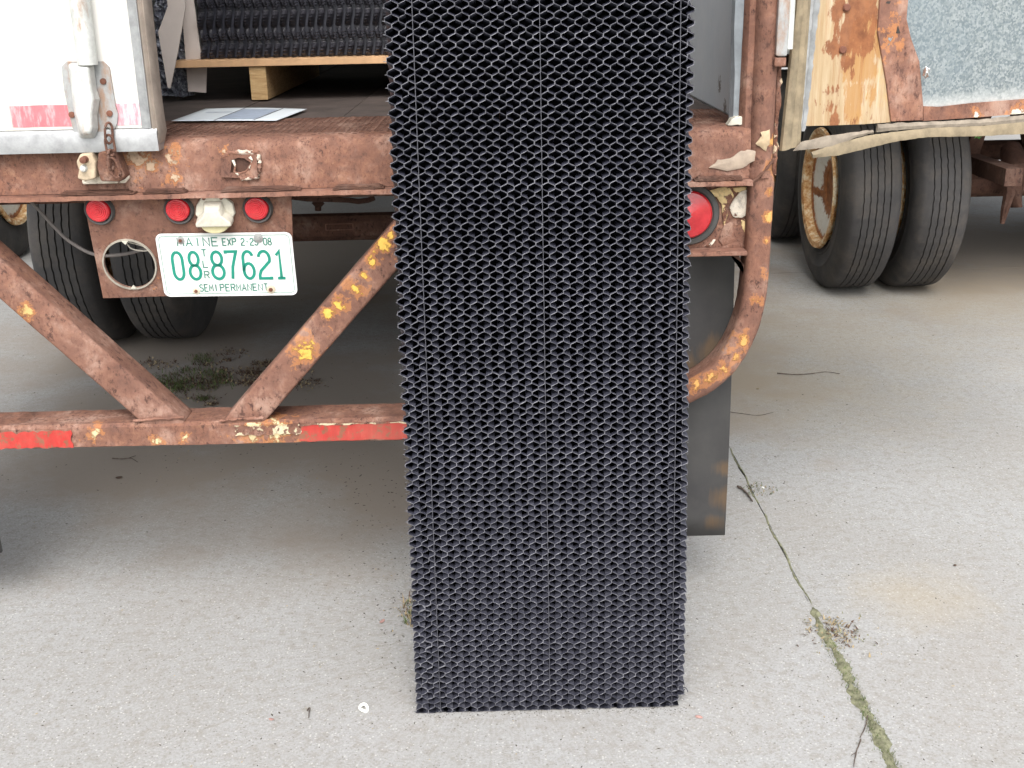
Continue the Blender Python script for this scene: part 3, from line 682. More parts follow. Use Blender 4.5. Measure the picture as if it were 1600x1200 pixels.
def ribbon(mb, pts, wd, y0, y1):
    pts = [Vector((p[0], p[1])) for p in pts]; N = len(pts); L = []; Rr = []
    for i in range(N):
        a = (pts[i]-pts[i-1]).normalized() if i > 0 else None; b = (pts[i+1]-pts[i]).normalized() if i < N-1 else None
        if a is None: a = b
        if b is None: b = a
        t = (a+b); t = t.normalized() if t.length > 1e-4 else a
        nn = Vector((-t.y, t.x)); k = min(1/max(.35, nn.dot(Vector((-a.y, a.x)))), 1.8)
        L.append(pts[i]+nn*wd/2*k); Rr.append(pts[i]-nn*wd/2*k)
    vs = [(p.x, y1, p.y) for p in L]+[(p.x, y1, p.y) for p in Rr]+[(p.x, y0, p.y) for p in L]+[(p.x, y0, p.y) for p in Rr]
    fs = []
    for i in range(N-1): fs += [(2*N+i, 2*N+i+1, 3*N+i+1, 3*N+i), (i, i+1, 2*N+i+1, 2*N+i), (N+i, 3*N+i, 3*N+i+1, N+i+1)]
    fs += [(0, 2*N, 3*N, N), (N-1, 2*N-1, 4*N-1, 3*N-1)]
    mb.add(vs, fs)
def write(name, chars, mat, wd, y=(-.0022, -.0013)):
    """chars: (glyph, x0, z0, w, h) in plate metres"""
    for ch, x0, z0, ww, hh in chars:
        mb = MB()
        for st in GL[ch]: ribbon(mb, [(x0+p[0]*ww, z0+p[1]*hh) for p in st], wd, *y)
        sub_plate(mb.build(name, mat))
# photo frame -> plate coordinates: u 241..463, v 363..462
def pcx(zx): return (zx-1072)/(1530-612)*PW      # centre column of zoomed plate picture, x at mid height
big = []
for ch, a, b in (('0', 703, 770), ('8', 812, 885), ('8', 965, 1045), ('7', 1068, 1140), ('6', 1180, 1252), ('2', 1285, 1365), ('1', 1400, 1465)):
    big.append((ch, pcx(a), -.034, pcx(b)-pcx(a), .066))
write('plate_character', big, M['ink'], .0066)
small = []
def row(txt, x0, x1, z, h, gap=.28):
    n = len(txt); tot = x1-x0; cw = tot/(n-gap); 
    for i, ch in enumerate(txt):
        if ch == ' ': continue
        ww = cw*(1-gap)
        if ch in GL: small.append((ch, x0+i*cw, z, ww, h))
row('MAINE', pcx(755), pcx(1028), .046, .0195, .3)
row('EXP', pcx(1060), pcx(1150), .0465, .0165, .3)
row('2-29-08', pcx(1185), pcx(1388), .0465, .0165, .3)
row('TLR', 0, 1, 0, 1); del small[-3:]
for i, ch in enumerate('TLR'): small.append((ch, pcx(908), .021-i*.0265, .0105, .0165))
row('SEMI', pcx(862), pcx(985), -.0640, .0165, .3); row('PERMANENT', pcx(1003), pcx(1330), -.0640, .0165, .3)
write('plate_letter', small, M['ink_dark'], .0027, (-.0018, -.0013))
for x, z, r, m in ((pcx(780), .0605, .0085, 'washer'), (pcx(1305), .0635, .0105, 'washer'), (pcx(835), -.062, .0085, 'washer_tan'), (pcx(1350), -.0610, .0100, 'washer_tan')):
    wsh = MB().lathe([(.0001, -.0030), (r*.7, -.0030), (r, -.0022), (r, 0)], (x, -.0013, z), 'y', 24).build('washer', M[m], None, smooth=True); sub_plate(wsh)
    bl = MB().lathe([(.0001, -.0062), (r*.45, -.0060), (r*.5, -.0045), (r*.5, -.003)], (x, -.0013, z), 'y', 6).build('bolt', M['washer'] if x > 0 and z > 0 else M['bolt'], None); sub_plate(bl)

# cable drooping into the panel hole
def smooth_path(P, n=8):
    P = [Vector(p) for p in P]; out = []
    for i in range(len(P)-1):
        p0, p1, p2, p3 = P[max(i-1, 0)], P[i], P[i+1], P[min(i+2, len(P)-1)]
        for k in range(n):
            t = k/n; out.append(.5*((2*p1)+(-p0+p2)*t+(2*p0-5*p1+4*p2-p3)*t*t+(-p0+3*p1-3*p2+p3)*t**3))
    out.append(P[-1]); return out
MB().tube(smooth_path([at(u, v, .16) for u, v in ((30, 300), (55, 322), (85, 355), (110, 378), (150, 398), (200, 396), (250, 380))]), .0042, 8).build('cable', M['wire'], tr, smooth=True)
MB().tube(smooth_path([at(u, v, .05) for u, v in ((196, 376), (205, 388), (225, 392), (246, 388))]), .0016, 6).build('lamp_wire', M['wire_pale'], tr, smooth=True)
MB().tube(smooth_path([at(u, v, .045) for u, v in ((200, 378), (215, 382), (236, 388), (248, 384))]), .0014, 6).build('lamp_wire', M['wire_pale'], tr, smooth=True)

# ---------------- underride guard
gb = [(-.002, .501), (-.002, .548), (.006, .556), (.10, .556), (.108, .548), (.108, .501), (.10, .497), (.006, .497)]
guard = MB(); r_ = random.Random(21); n = 110; rows = []
for i in range(n+1):
    x = -1.75+(.30+1.75)*i/n; sag = .0012*sin(x*3.1); rows.append([(x, y+r_.uniform(-.0008, .0008), z+sag+r_.uniform(-.0010, .0008)) for y, z in gb])
vs = [p for q in rows for p in q]
guard.add(vs, [(i*8+k, (i+1)*8+k, (i+1)*8+(k+1) % 8, i*8+(k+1) % 8) for i in range(n) for k in range(8)]+[tuple(range(8)), tuple(range(n*8, n*8+8))])
guard = guard.build('underride_guard', M['rust_bar'], tr, smooth=True)
def sq_tube(pts, w_, y0, y1, mat, name, parent, r=.008):
    # rounded rectangular section swept along a path in XZ; w_ width in plane
    P = [Vector((p[0], p[1])) for p in pts]; N = len(P); sec = []
    yc = (y0+y1)/2; hy = (y1-y0)/2; hw = w_/2
    sc = rect(-hw, hw, -hy, hy, r, 4); rows = []
    rr = random.Random(len(pts)+int(w_*1e4))
    for i, p in enumerate(P):
        d = (P[min(i+1, N-1)]-P[max(i-1, 0)]).normalized(); nn = Vector((d.y, -d.x))
        rows.append([(p.x+nn.x*a+rr.uniform(-.0005, .0005), yc+b, p.y+nn.y*a+rr.uniform(-.0005, .0005)) for a, b in sc])
    m = len(sc); vs = [q for q_ in rows for q in q_]
    return MB().add(vs, [(i*m+k, i*m+(k+1) % m, (i+1)*m+(k+1) % m, (i+1)*m+k) for i in range(N-1) for k in range(m)]+[tuple(range(m)), tuple(range((N-1)*m, N*m))]).build(name, mat, parent, smooth=True)
# diagonal braces: foot centre to the sill
fR = Vector((-.618, .553)); tR = Vector((-.205, 1.0)); dR = (tR-fR).normalized()
def seg(a, b, n=14): return [(a[0]+(b[0]-a[0])*k/n, a[1]+(b[1]-a[1])*k/n) for k in range(n+1)]
eR = fR+dR*.75; eR = fR+dR*((1.085-.553)/dR.y)
sq_tube(seg((fR.x-dR.x*.03, fR.y-dR.y*.03), eR), .075, .002, .085, M['rust_brace'], 'brace', guard)
def mir(p): return (2*CXT-p[0]-.004, p[1])
fL = mir(fR); eL = mir(eR); 
sq_tube(seg((fL[0]+dR.x*.03, fL[1]-dR.y*.03), eL), .075, .0025, .0855, rust('left brace rust', (.62, .40, .16), 0, [(tuple(at(40, 490)), .014), (tuple(at(25, 515)), .01)], scale=8, orange=.3), 'brace', guard)
wl = MB()
for u0, v0, u1, v1 in ((208, 657, 288, 652), (343, 657, 412, 653)):
    q = [Vector(at(u0+(u1-u0)*k/14, v0+(v1-v0)*k/14+random.uniform(-1, 1), -.0)) for k in range(15)]
    MB().tube(q, [.0035*random.uniform(.7, 1.3) for _ in q], 7).build('weld_bead', M['rust_flange'], guard, smooth=True)
# curved side tubes
tp = [(.566, 1.125), (.574, 1.10), (.578, 1.08), (.577, 1.0), (.577, .92), (.576, .86), (.570, .80), (.558, .75), (.540, .705), (.515, .665), (.480, .630), (.44, .605), (.39, .580), (.34, .558), (.30, .540)]
tpp = [(p.x, p.y) for p in smooth_path([Vector((a, b, 0)) for a, b in tp], 5)]
sq_tube(tpp, .056, -.004, .078, M['rust_tube'], 'side_tube', guard, .016)
sq_tube([mir(p) for p in tpp], .056, -.004, .078, M['rust_tube'], 'side_tube', guard, .016)
MB().tube(smooth_path([at(u, v, -.012) for u, v in ((1164, 288), (1176, 284), (1190, 272), (1203, 257), (1211, 244))], 6), [.0028*random.uniform(.6, 1.5) for _ in range(25)], 7).build('weld_bead', M['rust_deep'], tr, smooth=True)
# red reflective tape, torn ends
def strip(u0, u1, z0, z1, Y, mat, name, parent, seed, amp=.0016, nseg=26):
    xa = at(u0, 680, Y).x; xb = at(u1, 680, Y).x; r = random.Random(seed)
    bt = [(xa+(xb-xa)*k/nseg, z0+.0012*sin((xa+(xb-xa)*k/nseg)*3.1)+r.uniform(-amp*.5, amp)) for k in range(nseg+1)]; tp_ = [(xb-(xb-xa)*k/nseg, z1+.0012*sin((xb-(xb-xa)*k/nseg)*3.1)-abs(r.gauss(0, amp))) for k in range(nseg+1)]
    ed = [(xb+r.uniform(-.004, .004), z0+(z1-z0)*k/5) for k in range(1, 5)]; el = [(xa+r.uniform(-.006, .006), z1-(z1-z0)*k/5) for k in range(1, 5)]
    return sheet_with_holes(name, [bt+ed+tp_+el], Y-.0012, Y, mat, parent)
strip(-60, 112, .501, .545, -.0038, M['tape_bar'], 'reflective_tape', guard, 1, .003)
strip(468, 660, .503, .547, -.0038, M['tape_bar'], 'reflective_tape', guard, 2, .002)
GLU = rust('yellowed tape glue', (.66, .56, .38), .84, None, scale=30, orange=.7)
strip(368, 470, .522, .549, -.0045, GLU, 'tape_remnant', guard, 3, .004, 16)
strip(445, 640, .543, .549, -.0052, GLU, 'tape_remnant', guard, 4, .0025, 26)

# ---------------- tail lamp box on the right
MB().box(.36, .5485, .034, .040, .937, 1.0855).build('lamp_box', rust('scabbed box plate', (.72, .52, .28), .35, None, scale=14, orange=.6), tr)
MB().box(.30, .5485, -.014, .07, .9265, .9365).build('box_shelf', M['rust_flange'], tr, bevel=.002)
tl = lamp(.4185, 1.0165, .0535, .0700, .030, -.018, tr, 'tail_lamp'); 
fl = [([(1100, 300), (1128, 292), (1140, 293), (1146, 305), (1140, 318), (1128, 318), (1118, 308)], 'flake_yellow', .004), ([(1142, 318), (1155, 300), (1166, 296), (1168, 312), (1167, 335), (1158, 341), (1145, 338), (1139, 326)], 'flake_cream', .006),
      ([(1143, 292), (1166, 291), (1166, 296), (1154, 300), (1149, 300)], 'flake_yellow', .003), ([(1128, 318), (1134, 322), (1137, 335), (1131, 352), (1128, 340)], 'flake_yellow', .003),
      ([(1132, 350), (1143, 345), (1148, 352), (1160, 350), (1166, 370), (1160, 386), (1130, 386), (1122, 374)], 'flake_brown', .004), ([(1158, 344), (1167, 340), (1168, 362), (1163, 364), (1158, 354)], 'flake_yellow', .003),
      ([(1100, 384), (1112, 378), (1115, 373), (1118, 376), (1108, 386)], 'flake_cream', .003), ([(1125, 387), (1140, 378), (1155, 376), (1165, 384), (1160, 388)], 'flake_brown', .005)]
for k, (pts, m, th) in enumerate(fl): slab_patch('paint_flake', pts, .0335, th, M[m], 40+k, .0012, .003)
MB().prism_y([(.513, .9264), (.535, .926), (.560, .86), (.548, .90)], .02, .05).build('gusset', M['rust_deep'], tr)

# ---------------- mudflaps
def mudflap(x0, x1, y, mat):
    nz, nx = 16, 5; vs = []; z0, z1 = .173, 1.08; 
    for i in range(nz+1):
        for j in range(nx+1): z = z0+(z1-z0)*i/nz; x = x0+(x1-x0)*j/nx; vs.append((x+.008*(1-i/nz)*(1 if x1 > 0 else -1)*.6, y+.012*sin(i*.28)*sin(j*.9+.4), z))
    o = MB().add(vs, [(i*(nx+1)+j, i*(nx+1)+j+1, (i+1)*(nx+1)+j+1, (i+1)*(nx+1)+j) for i in range(nz) for j in range(nx)]).build('mudflap', mat, tr, smooth=True)
    q = o.modifiers.new('thick', 'SOLIDIFY'); q.thickness = .009; return o
mudflap(-.06, .546, .12, M['flap']); mudflap(-1.895, -1.289, .12, M['flap'])
# ---------------- running gear
wheel_at(False, (.49, 2.72, .51), tr); wheel_at(True, (-1.995, 2.72, .51), tr)
ax = MB().tube([(-1.75, 2.72, .492), (.30, 2.72, .492)], .064, 12).build('axle', M['rust_deep'], tr)
fr = [rect(-.075, .075, -.02, .02, .004), rect(-.070, .070, -.016, .016, .003)]
idp = sheet_with_holes('inspection_patch', fr, 0, .003, M['rust'], None); p = at(530, 355, 2.64); idp.location = (p.x, 2.645, p.z); idp.scale = (.85, 1, .75); idp.parent = tr; idp.matrix_parent_inverse = tr.matrix_basis.inverted()
for sx in (-1.30, -.14):
    MB().lathe([(.0001, -.12), (.20, -.12), (.205, .10), (.0001, .10)], (sx-.06 if sx < -1 else sx+.02, 2.72, .51), 'x', 32).build('brake_drum', M['rust_dark'], tr, smooth=True)
    MB().box(sx+.07 if sx < -1 else sx-.18, sx+.15 if sx < -1 else sx-.10, 2.1, 3.5, .80, 1.03).build('spring_hanger', M['rust_dark'], tr)
    MB().tube(smooth_path([(sx+.11 if sx < -1 else sx-.14, 2.1, .80), (sx+.11 if sx < -1 else sx-.14, 2.5, .66), (sx+.11 if sx < -1 else sx-.14, 2.9, .66), (sx+.11 if sx < -1 else sx-.14, 3.5, .80)]), .035, 8).build('leaf_spring', M['rust_dark'], tr)
q = [at(497, v, 2.7) for v in (300, 308, 314, 318, 323, 329)]
MB().tube(q, [.012, .012, .022, .030, .015, .015], 8).build('air_fitting', M['rust_dark'], tr, smooth=True)
q = [at(u, v, 2.4) for u, v in ((440, 306), (480, 311), (520, 312), (545, 313), (560, 315), (575, 313), (585, 309))]
MB().tube(q, .012, 7).build('air_line', M['rust_dark'], tr, smooth=True)
for sx in (-1.1, -.32): MB().box(sx-.04, sx+.04, .9, 8.2, 1.030, 1.049).build('frame_rail', M['rust_dark'], tr)
for sx in (-1.4, .0): MB().box(sx-.05, sx+.05, 7.0, 7.1, .02, 1.034).build('landing_leg', M['rust_dark'], tr)

# ---------------- closed left door
DY = -.030
dx1 = -.7265
door = MB().box(TX0+.02, dx1-.036, DY, .02, 1.238, 3.83).build('closed_door', M['door'], tr, bevel=.002)
MB().prism_x([(DY-.008, 1.1905), (DY-.010, 1.228), (DY-.004, 1.2375), (.02, 1.2375), (.02, 1.1905)], TX0+.02, dx1-.004).build('door_channel', M['alu'], door, smooth=True)
MB().prism_z([(dx1-.0355, DY-.004), (dx1-.021, DY-.007), (dx1-.016, DY-.004), (dx1-.0158, .02), (dx1-.0355, .02)], 1.238, 3.83).build('edge_moulding', M['alu'], door, smooth=True)
# gasket with three lips
gs = [(dx1-.0155, DY-.001), (dx1-.010, DY-.006), (dx1-.006, DY-.001), (dx1-.002, DY-.005), (dx1+.003, DY+.004), (dx1+.004, .008), (dx1-.0155, .01)]
A = []
for i in range(40):
    z = 1.200+i*(2.62/39) if i > 3 else 1.200+i*.03; wob = .0012*sin(i*1.7); A.append([(x+wob*(k in (3, 4, 5))+(-.006*(i == 0) if k in (3, 4, 5) else 0), y, z+(.006 if i == 0 and k in (3, 4, 5) else 0)) for k, (x, y) in enumerate(gs)])
vs = [p for q in A for p in q]; m = 7; N = len(A)
MB().add(vs, [(i*m+k, i*m+(k+1) % m, (i+1)*m+(k+1) % m, (i+1)*m+k) for i in range(N-1) for k in range(m)]+[tuple(range(m)), tuple(range((N-1)*m, N*m))]).build('door_gasket', M['seal_grey'], door, smooth=True)
# tape pieces
def tp_piece(u0, u1, m, seed):
    xa, xb = at(u0, 185, DY).x, at(u1, 185, DY).x
    MB().prism_y(jag(rect(xa, xb, 1.2455, 1.2905), .0006, 5, seed), DY-.0010, DY-.0003).build('reflective_tape', M[m], door)
tp_piece(-120, 17, 'tape_silver', 1); tp_piece(18, 112, 'tape', 2); tp_piece(165, 229, 'tape_pale', 3); tp_piece(-220, -121, 'tape', 5)
xa, xb = at(218, 165, DY).x, at(229, 160, DY).x; MB().prism_y(jag([(xa, 1.286), (xb, 1.286), (xb, 1.262), (xb-.004, 1.270)], .0006, 2, 4), DY-.0016, DY-.0011).build('tape_remnant', M['tape_bar'], door)
# lock rod, guide bracket, keeper
rx0, rx1 = at(105, 20, -.075).x, at(139, 20, -.075).x; rc = (rx0+rx1)/2; rr = (rx1-rx0)/2*.98
q = MB().tube([(rc-.001, -.056, 1.372), (rc, -.056, 1.6), (rc, -.056, 3.9)], rr*.95, 20).build('lock_rod', M['cast_white'], door, smooth=True)
BY = DY-.0005
bp = [(96, 104), (104, 96), (160, 96), (170, 105), (176, 140), (180, 165), (184, 178), (183, 192), (177, 205), (160, 215), (158, 230), (134, 233), (120, 226), (116, 210), (108, 180), (100, 140)]
BP = [g(u, v, BY-.006) for u, v in bp]
holes = [circ(*g(u, v, BY-.006), .0055, 14) for u, v in ((162, 127), (113, 179), (172, 177), (169, 203), (125, 221))]
bk = sheet_with_holes('guide_bracket', [BP]+holes, BY-.006, BY, M['cast'], door)
for u, v in ((162, 127), (113, 179), (172, 177)):
    x, z = g(u, v, BY-.004); MB().lathe([(.0001, -.004), (.0065, -.003), (.0065, .004)], (x, BY-.0065, z), 'y', 12).build('rivet', M['bolt'], door, smooth=True)
h0 = [g(u, v, BY-.006) for u, v in ((106, 98), (148, 98), (153, 140), (158, 155), (154, 180), (155, 200), (150, 217), (124, 217), (116, 180))]
h1 = [g(u, v, BY-.04) for u, v in ((110, 104), (139, 104), (144, 140), (147, 155), (144, 180), (145, 200), (143, 208), (130, 210), (120, 178))]
MB().hexa([(x, BY-.0065, z) for x, z in h0], [(x, BY-.045, z) for x, z in h1]).build('bracket_housing', M['cast_white'], door, bevel=.006, seg=3)
# keeper on sill
x0, z0 = g(140, 262, -.01)
kp = MB().prism_y([g(u, v, -.02) for u, v in ((132, 238), (150, 236), (156, 250), (156, 276), (140, 280), (128, 276), (130, 262), (126, 250))], -.050, -.0003).build('cam_keeper', flat('chalky cast keeper', (.50, .40, .28), .7, .1, var=.35, scale=50, bump=.5), tr, bevel=.004, seg=3)
MB().lathe([(.0001, -.020), (.007, -.018), (.008, 0)], (g(133, 249, -.05)[0], -.048, g(133, 249, -.05)[1]), 'y', 14).build('keeper_bolt', M['bolt'], kp, smooth=True)
MB().lathe([(.0001, -.012), (.006, -.010), (.009, 0)], (g(131, 263, -.05)[0], -.048, g(131, 263, -.05)[1]), 'y', 14).build('keeper_bolt', M['cast_white'], kp, smooth=True)
MB().prism_y([g(u, v, -.04) for u, v in ((154, 238), (180, 232), (186, 250), (196, 276), (188, 284), (158, 283), (152, 262))], -.044, -.0004).build('hasp_block', rust('hasp rust', orange=.7, scale=25, tint=.8), kp, bevel=.004, seg=3)
MB().prism_y([g(u, v, -.01) for u, v in ((184, 236), (190, 244), (202, 278), (196, 286), (130, 288), (128, 282))], -.012, -.0002).build('keeper_base', M['flake_cream'], kp, bevel=.002)
# chain links
def link_mesh(p, ang, tilt, L=.016, Wd=.009, r=.0028):
    pts = []
    for k in range(24):
        a = 2*pi*k/24; x = Wd*cos(a); z = L*sin(a)+ (L*.35 if sin(a) > 0 else -L*.35)
        v = Vector((x, 0, z)); v.rotate(Matrix.Rotation(tilt, 3, 'Z')); v.rotate(Matrix.Rotation(ang, 3, 'Y')); pts.append(Vector(p)+v)
    pts.append(pts[0]); pts.append(pts[1])
    return MB().tube(pts, r, 8, caps=False)
cm = rust('chain rust', orange=.7, scale=30, tint=.75)
for u, v, a, t in ((170, 208, .1, .9), (172, 227, -.05, 0.1), (173, 250, .05, 1.3), (178, 262, -.25, .2)):
    link_mesh(at(u, v, -.052), a, t).build('chain_link', cm, kp, smooth=True)
del kp

# ---------------- open right door
H = Vector((.62, .03, 0)); ang = radians(20)
def dq(u, v, off=0.):
    """point where the sight line meets the open door's inner face (plane through H at 20 degrees)"""
    n_ = Vector((sin(ang), -cos(ang), 0)); d = ray(u, v); t = ((H+n_*off)-CAM).dot(n_)/d.dot(n_); return CAM+d*t
nd = Vector((sin(ang), -cos(ang), 0))   # towards the viewer
def dpatch(name, pts, off, th, mat, parent, bevel=0, up=None):
    """slab on the door face: image outline, thickness behind; up: extend points with v<=0 to this height"""
    P = []
    for u, v in pts:
        p = dq(u, max(v, 0), off)
        if v < 0: p = Vector((p.x, p.y, up or 3.8))
        P.append(p)
    return MB().hexa([p for p in P], [p-nd*th for p in P]).build(name, mat, parent, bevel=bevel)
wd_ = dpatch('open_door', [(1262, -1), (1260, 60), (1256, 140), (1253, 197), (1300, 196), (1350, 194), (1392, 191), (1386, 130), (1372, 50), (1366, -1)], -.004, .045, M['ply'], tr)
wd_['label'] = 'open right door with bare plywood and galvanised lining'
dpatch('galvanised_sheet', [(1395, -1), (1400, 80), (1415, 166), (1440, 168), (1640, 156), (1900, 142), (1900, -1)], -.0075, .03, M['galv'], wd_)
dpatch('hinge_plate', [(1366, -1), (1372, 50), (1386, 130), (1393, 190), (1442, 188), (1443, 166), (1440, 130), (1437, 96), (1424, 60), (1417, 30), (1413, -1)], .0015, .006, M['rust_plate'], wd_, bevel=.0015)
dpatch('bottom_angle', [(1443, 166), (1443, 189), (1520, 184), (1640, 174), (1900, 152), (1900, 136), (1640, 152), (1520, 161), (1470, 167)], .0008, .006, rust('bottom angle rust', (.72, .66, .55), .0, [(tuple(dq(1525, 178)), .01), (tuple(dq(1590, 182)), .02)], scale=9, orange=.7, tint=1.1), wd_)
# aluminium edging, crinkled
A = []; r_ = random.Random(31); n = 36
for i in range(n+1):
    v = 205-i*6; 
    if v >= 0: a = dq(1246+(1264-1246)*i/34, v, .002); b = dq(1258+(1281-1258)*i/34+r_.uniform(-1.2, 1.2), v, .002)
    else: a = dq(1264, 0, .002); b = dq(1281, 0, .002); a.z = b.z = 3.8
    A.append([a, a+(b-a)*.3+nd*(.004+r_.uniform(0, .003)), a+(b-a)*.6+nd*r_.uniform(-.001, .002), b+nd*.001, b-nd*.004, a-nd*.03])
vs = [p for q in A for p in q]; m = 6; N = len(A)
MB().add(vs, [(i*m+k, i*m+(k+1) % m, (i+1)*m+(k+1) % m, (i+1)*m+k) for i in range(N-1) for k in range(m)]+[tuple(range(m)), tuple(range((N-1)*m, N*m))]).build('door_edging', M['alu'], wd_, smooth=True)
# vertical rubber seal
A = []; 
cols = [(1245, 1222), (1266, 1252)]   # (u at v=0, u at v=232)
for i in range(41):
    v = 236-i*6
    f = 1-max(v, 0)/232
    L = 1222+(1246-1222)*f; Rg = 1250+(1267-1250)*f
    a = dq(L, max(v, 0), .012); b = dq(Rg, max(v, 0)-(8 if i == 0 else 0), .006)
    if v < 0: a.z = b.z = 3.8
    wv = .0015*sin(i*.9)
    A.append([a, a+(b-a)*.12+nd*.005, a+(b-a)*.42+nd*(.003+wv), a+(b-a)*.5-nd*.001, a+(b-a)*.72+nd*.004, b, b-nd*.012, a-nd*.010])
vs = [p for q in A for p in q]; m = 8; N = len(A)
MB().add(vs, [(i*m+k, i*m+(k+1) % m, (i+1)*m+(k+1) % m, (i+1)*m+k) for i in range(N-1) for k in range(m)]+[tuple(range(m)), tuple(range((N-1)*m, N*m))]).build('side_seal', M['seal'], wd_, smooth=True)
# loose bottom seal: upper lip and lower lip sagging away at its free end
def lip(path, path2, th, mat, name, amp=.0008):
    A = []; r = random.Random(len(path)*7)
    for (u, v, o), (u2, v2, o2) in zip(path, path2):
        a = dq(u, v, o)+Vector((0, 0, r.uniform(-amp, amp))); b = dq(u2, v2, o2)+Vector((0, 0, r.uniform(-amp, amp)))
        A.append([a, a+(b-a)*.5+nd*.003, b, b-nd*th, a-nd*th])
    vs = [p for q in A for p in q]; m = 5; N = len(A)
    return MB().add(vs, [(i*m+k, i*m+(k+1) % m, (i+1)*m+(k+1) % m, (i+1)*m+k) for i in range(N-1) for k in range(m)]+[tuple(range(m)), tuple(range((N-1)*m, N*m))]).build(name, mat, wd_, smooth=True)
def interp(P, n):
    out = []
    for i in range(len(P)-1):
        for k in range(n): t = k/n; out.append(tuple(P[i][j]+(P[i+1][j]-P[i][j])*t for j in range(len(P[0]))))
    out.append(P[-1]); return out
up1 = interp([(1252, 222, .02), (1300, 211, .016), (1340, 206, .012), (1364, 203, .01)], 6); up2 = interp([(1240, 236, .02), (1300, 230, .018), (1340, 214, .013), (1365, 208, .011)], 6)
lip(up1, up2, .003, M['seal_white'], 'bottom_seal', .0009)
lip(interp([(1372, 194, .006), (1450, 190, .004), (1530, 187, .004), (1600, 180, .004), (1900, 157, .004)], 10), interp([(1370, 206, .007), (1450, 200, .006), (1530, 197, .006), (1600, 191, .006), (1900, 168, .006)], 10), .004, M['seal_white'], 'bottom_seal', .0012)
lo1 = interp([(1268, 238, .02), (1300, 227, .018), (1355, 212, .013), (1400, 206, .009), (1450, 200, .006), (1530, 197, .006), (1600, 191, .006), (1900, 168, .006)], 7)
lo2 = interp([(1270, 247, .02), (1310, 243, .02), (1360, 231, .016), (1400, 221, .012), (1450, 214, .010), (1530, 213, .009), (1600, 209, .009), (1900, 186, .009)], 7)
lip(lo1, lo2, .003, M['seal'], 'bottom_seal', .0006)
for u, v in ((1323, 12), (1317, 78)):
    p = dq(u, v, .0); MB().lathe([(.0001, -.004), (.006, -.004), (.0085, -.001), (.0085, .004)], (p.x, p.y, p.z), 'y', 16).build('door_rivet', M['bolt'], wd_, smooth=True)
p = dq(1447, 113, .012)
fb = bmesh.new(); bmesh.ops.create_icosphere(fb, subdivisions=2, radius=.014)
for v in fb.verts: v.co *= random.uniform(.6, 1.15); v.co.x *= .6; v.co.z *= 1.1; v.co += p
me = bpy.data.meshes.new('foil_wad'); fb.to_mesh(me); fb.free(); me.materials.append(M['foil']); fo = bpy.data.objects.new('foil_wad', me); C.objects.link(fo); link(fo, wd_)
# punched holes and slots in the hinge plate (dark recess plugs)
for pts in (((1403, 40), (1407, 52), (1400, 52)), ((1386, 2), (1392, 2), (1390, 6), (1384, 5))):
    dpatch('plate_hole', pts, .0022, .0005, flat('hole shadow steel', (.05, .04, .035), .9), wd_)
# hinge on the post
hp = lambda u, v, Y: at(u, v, Y)
hx0, hx1 = at(1213, 50, -.012).x, at(1231, 50, -.012).x
MB().prism_y(jag(rect(hx0, hx1, at(1220, 88, -.012).z, 1.50, .005, 3), .0006, 1, 3), -.020, .02).build('door_hinge', M['cast'], tr, bevel=.004)
MB().box(hx0-.002, hx1-.001, -.018, .03, at(1220, 104, -.012).z, at(1220, 89.5, -.012).z).build('hinge_bracket', M['rust'], tr, bevel=.003)
MB().tube([(hx1+.006, -.004, 1.37), (hx1+.006, -.004, 1.52)], .0085, 12).build('hinge_pin', M['cast_white'], tr, smooth=True)
for z in (2.2, 3.2): MB().box(hx0, hx1+.01, -.02, .02, z, z+.16).build('door_hinge', M['cast'], tr, bevel=.004)

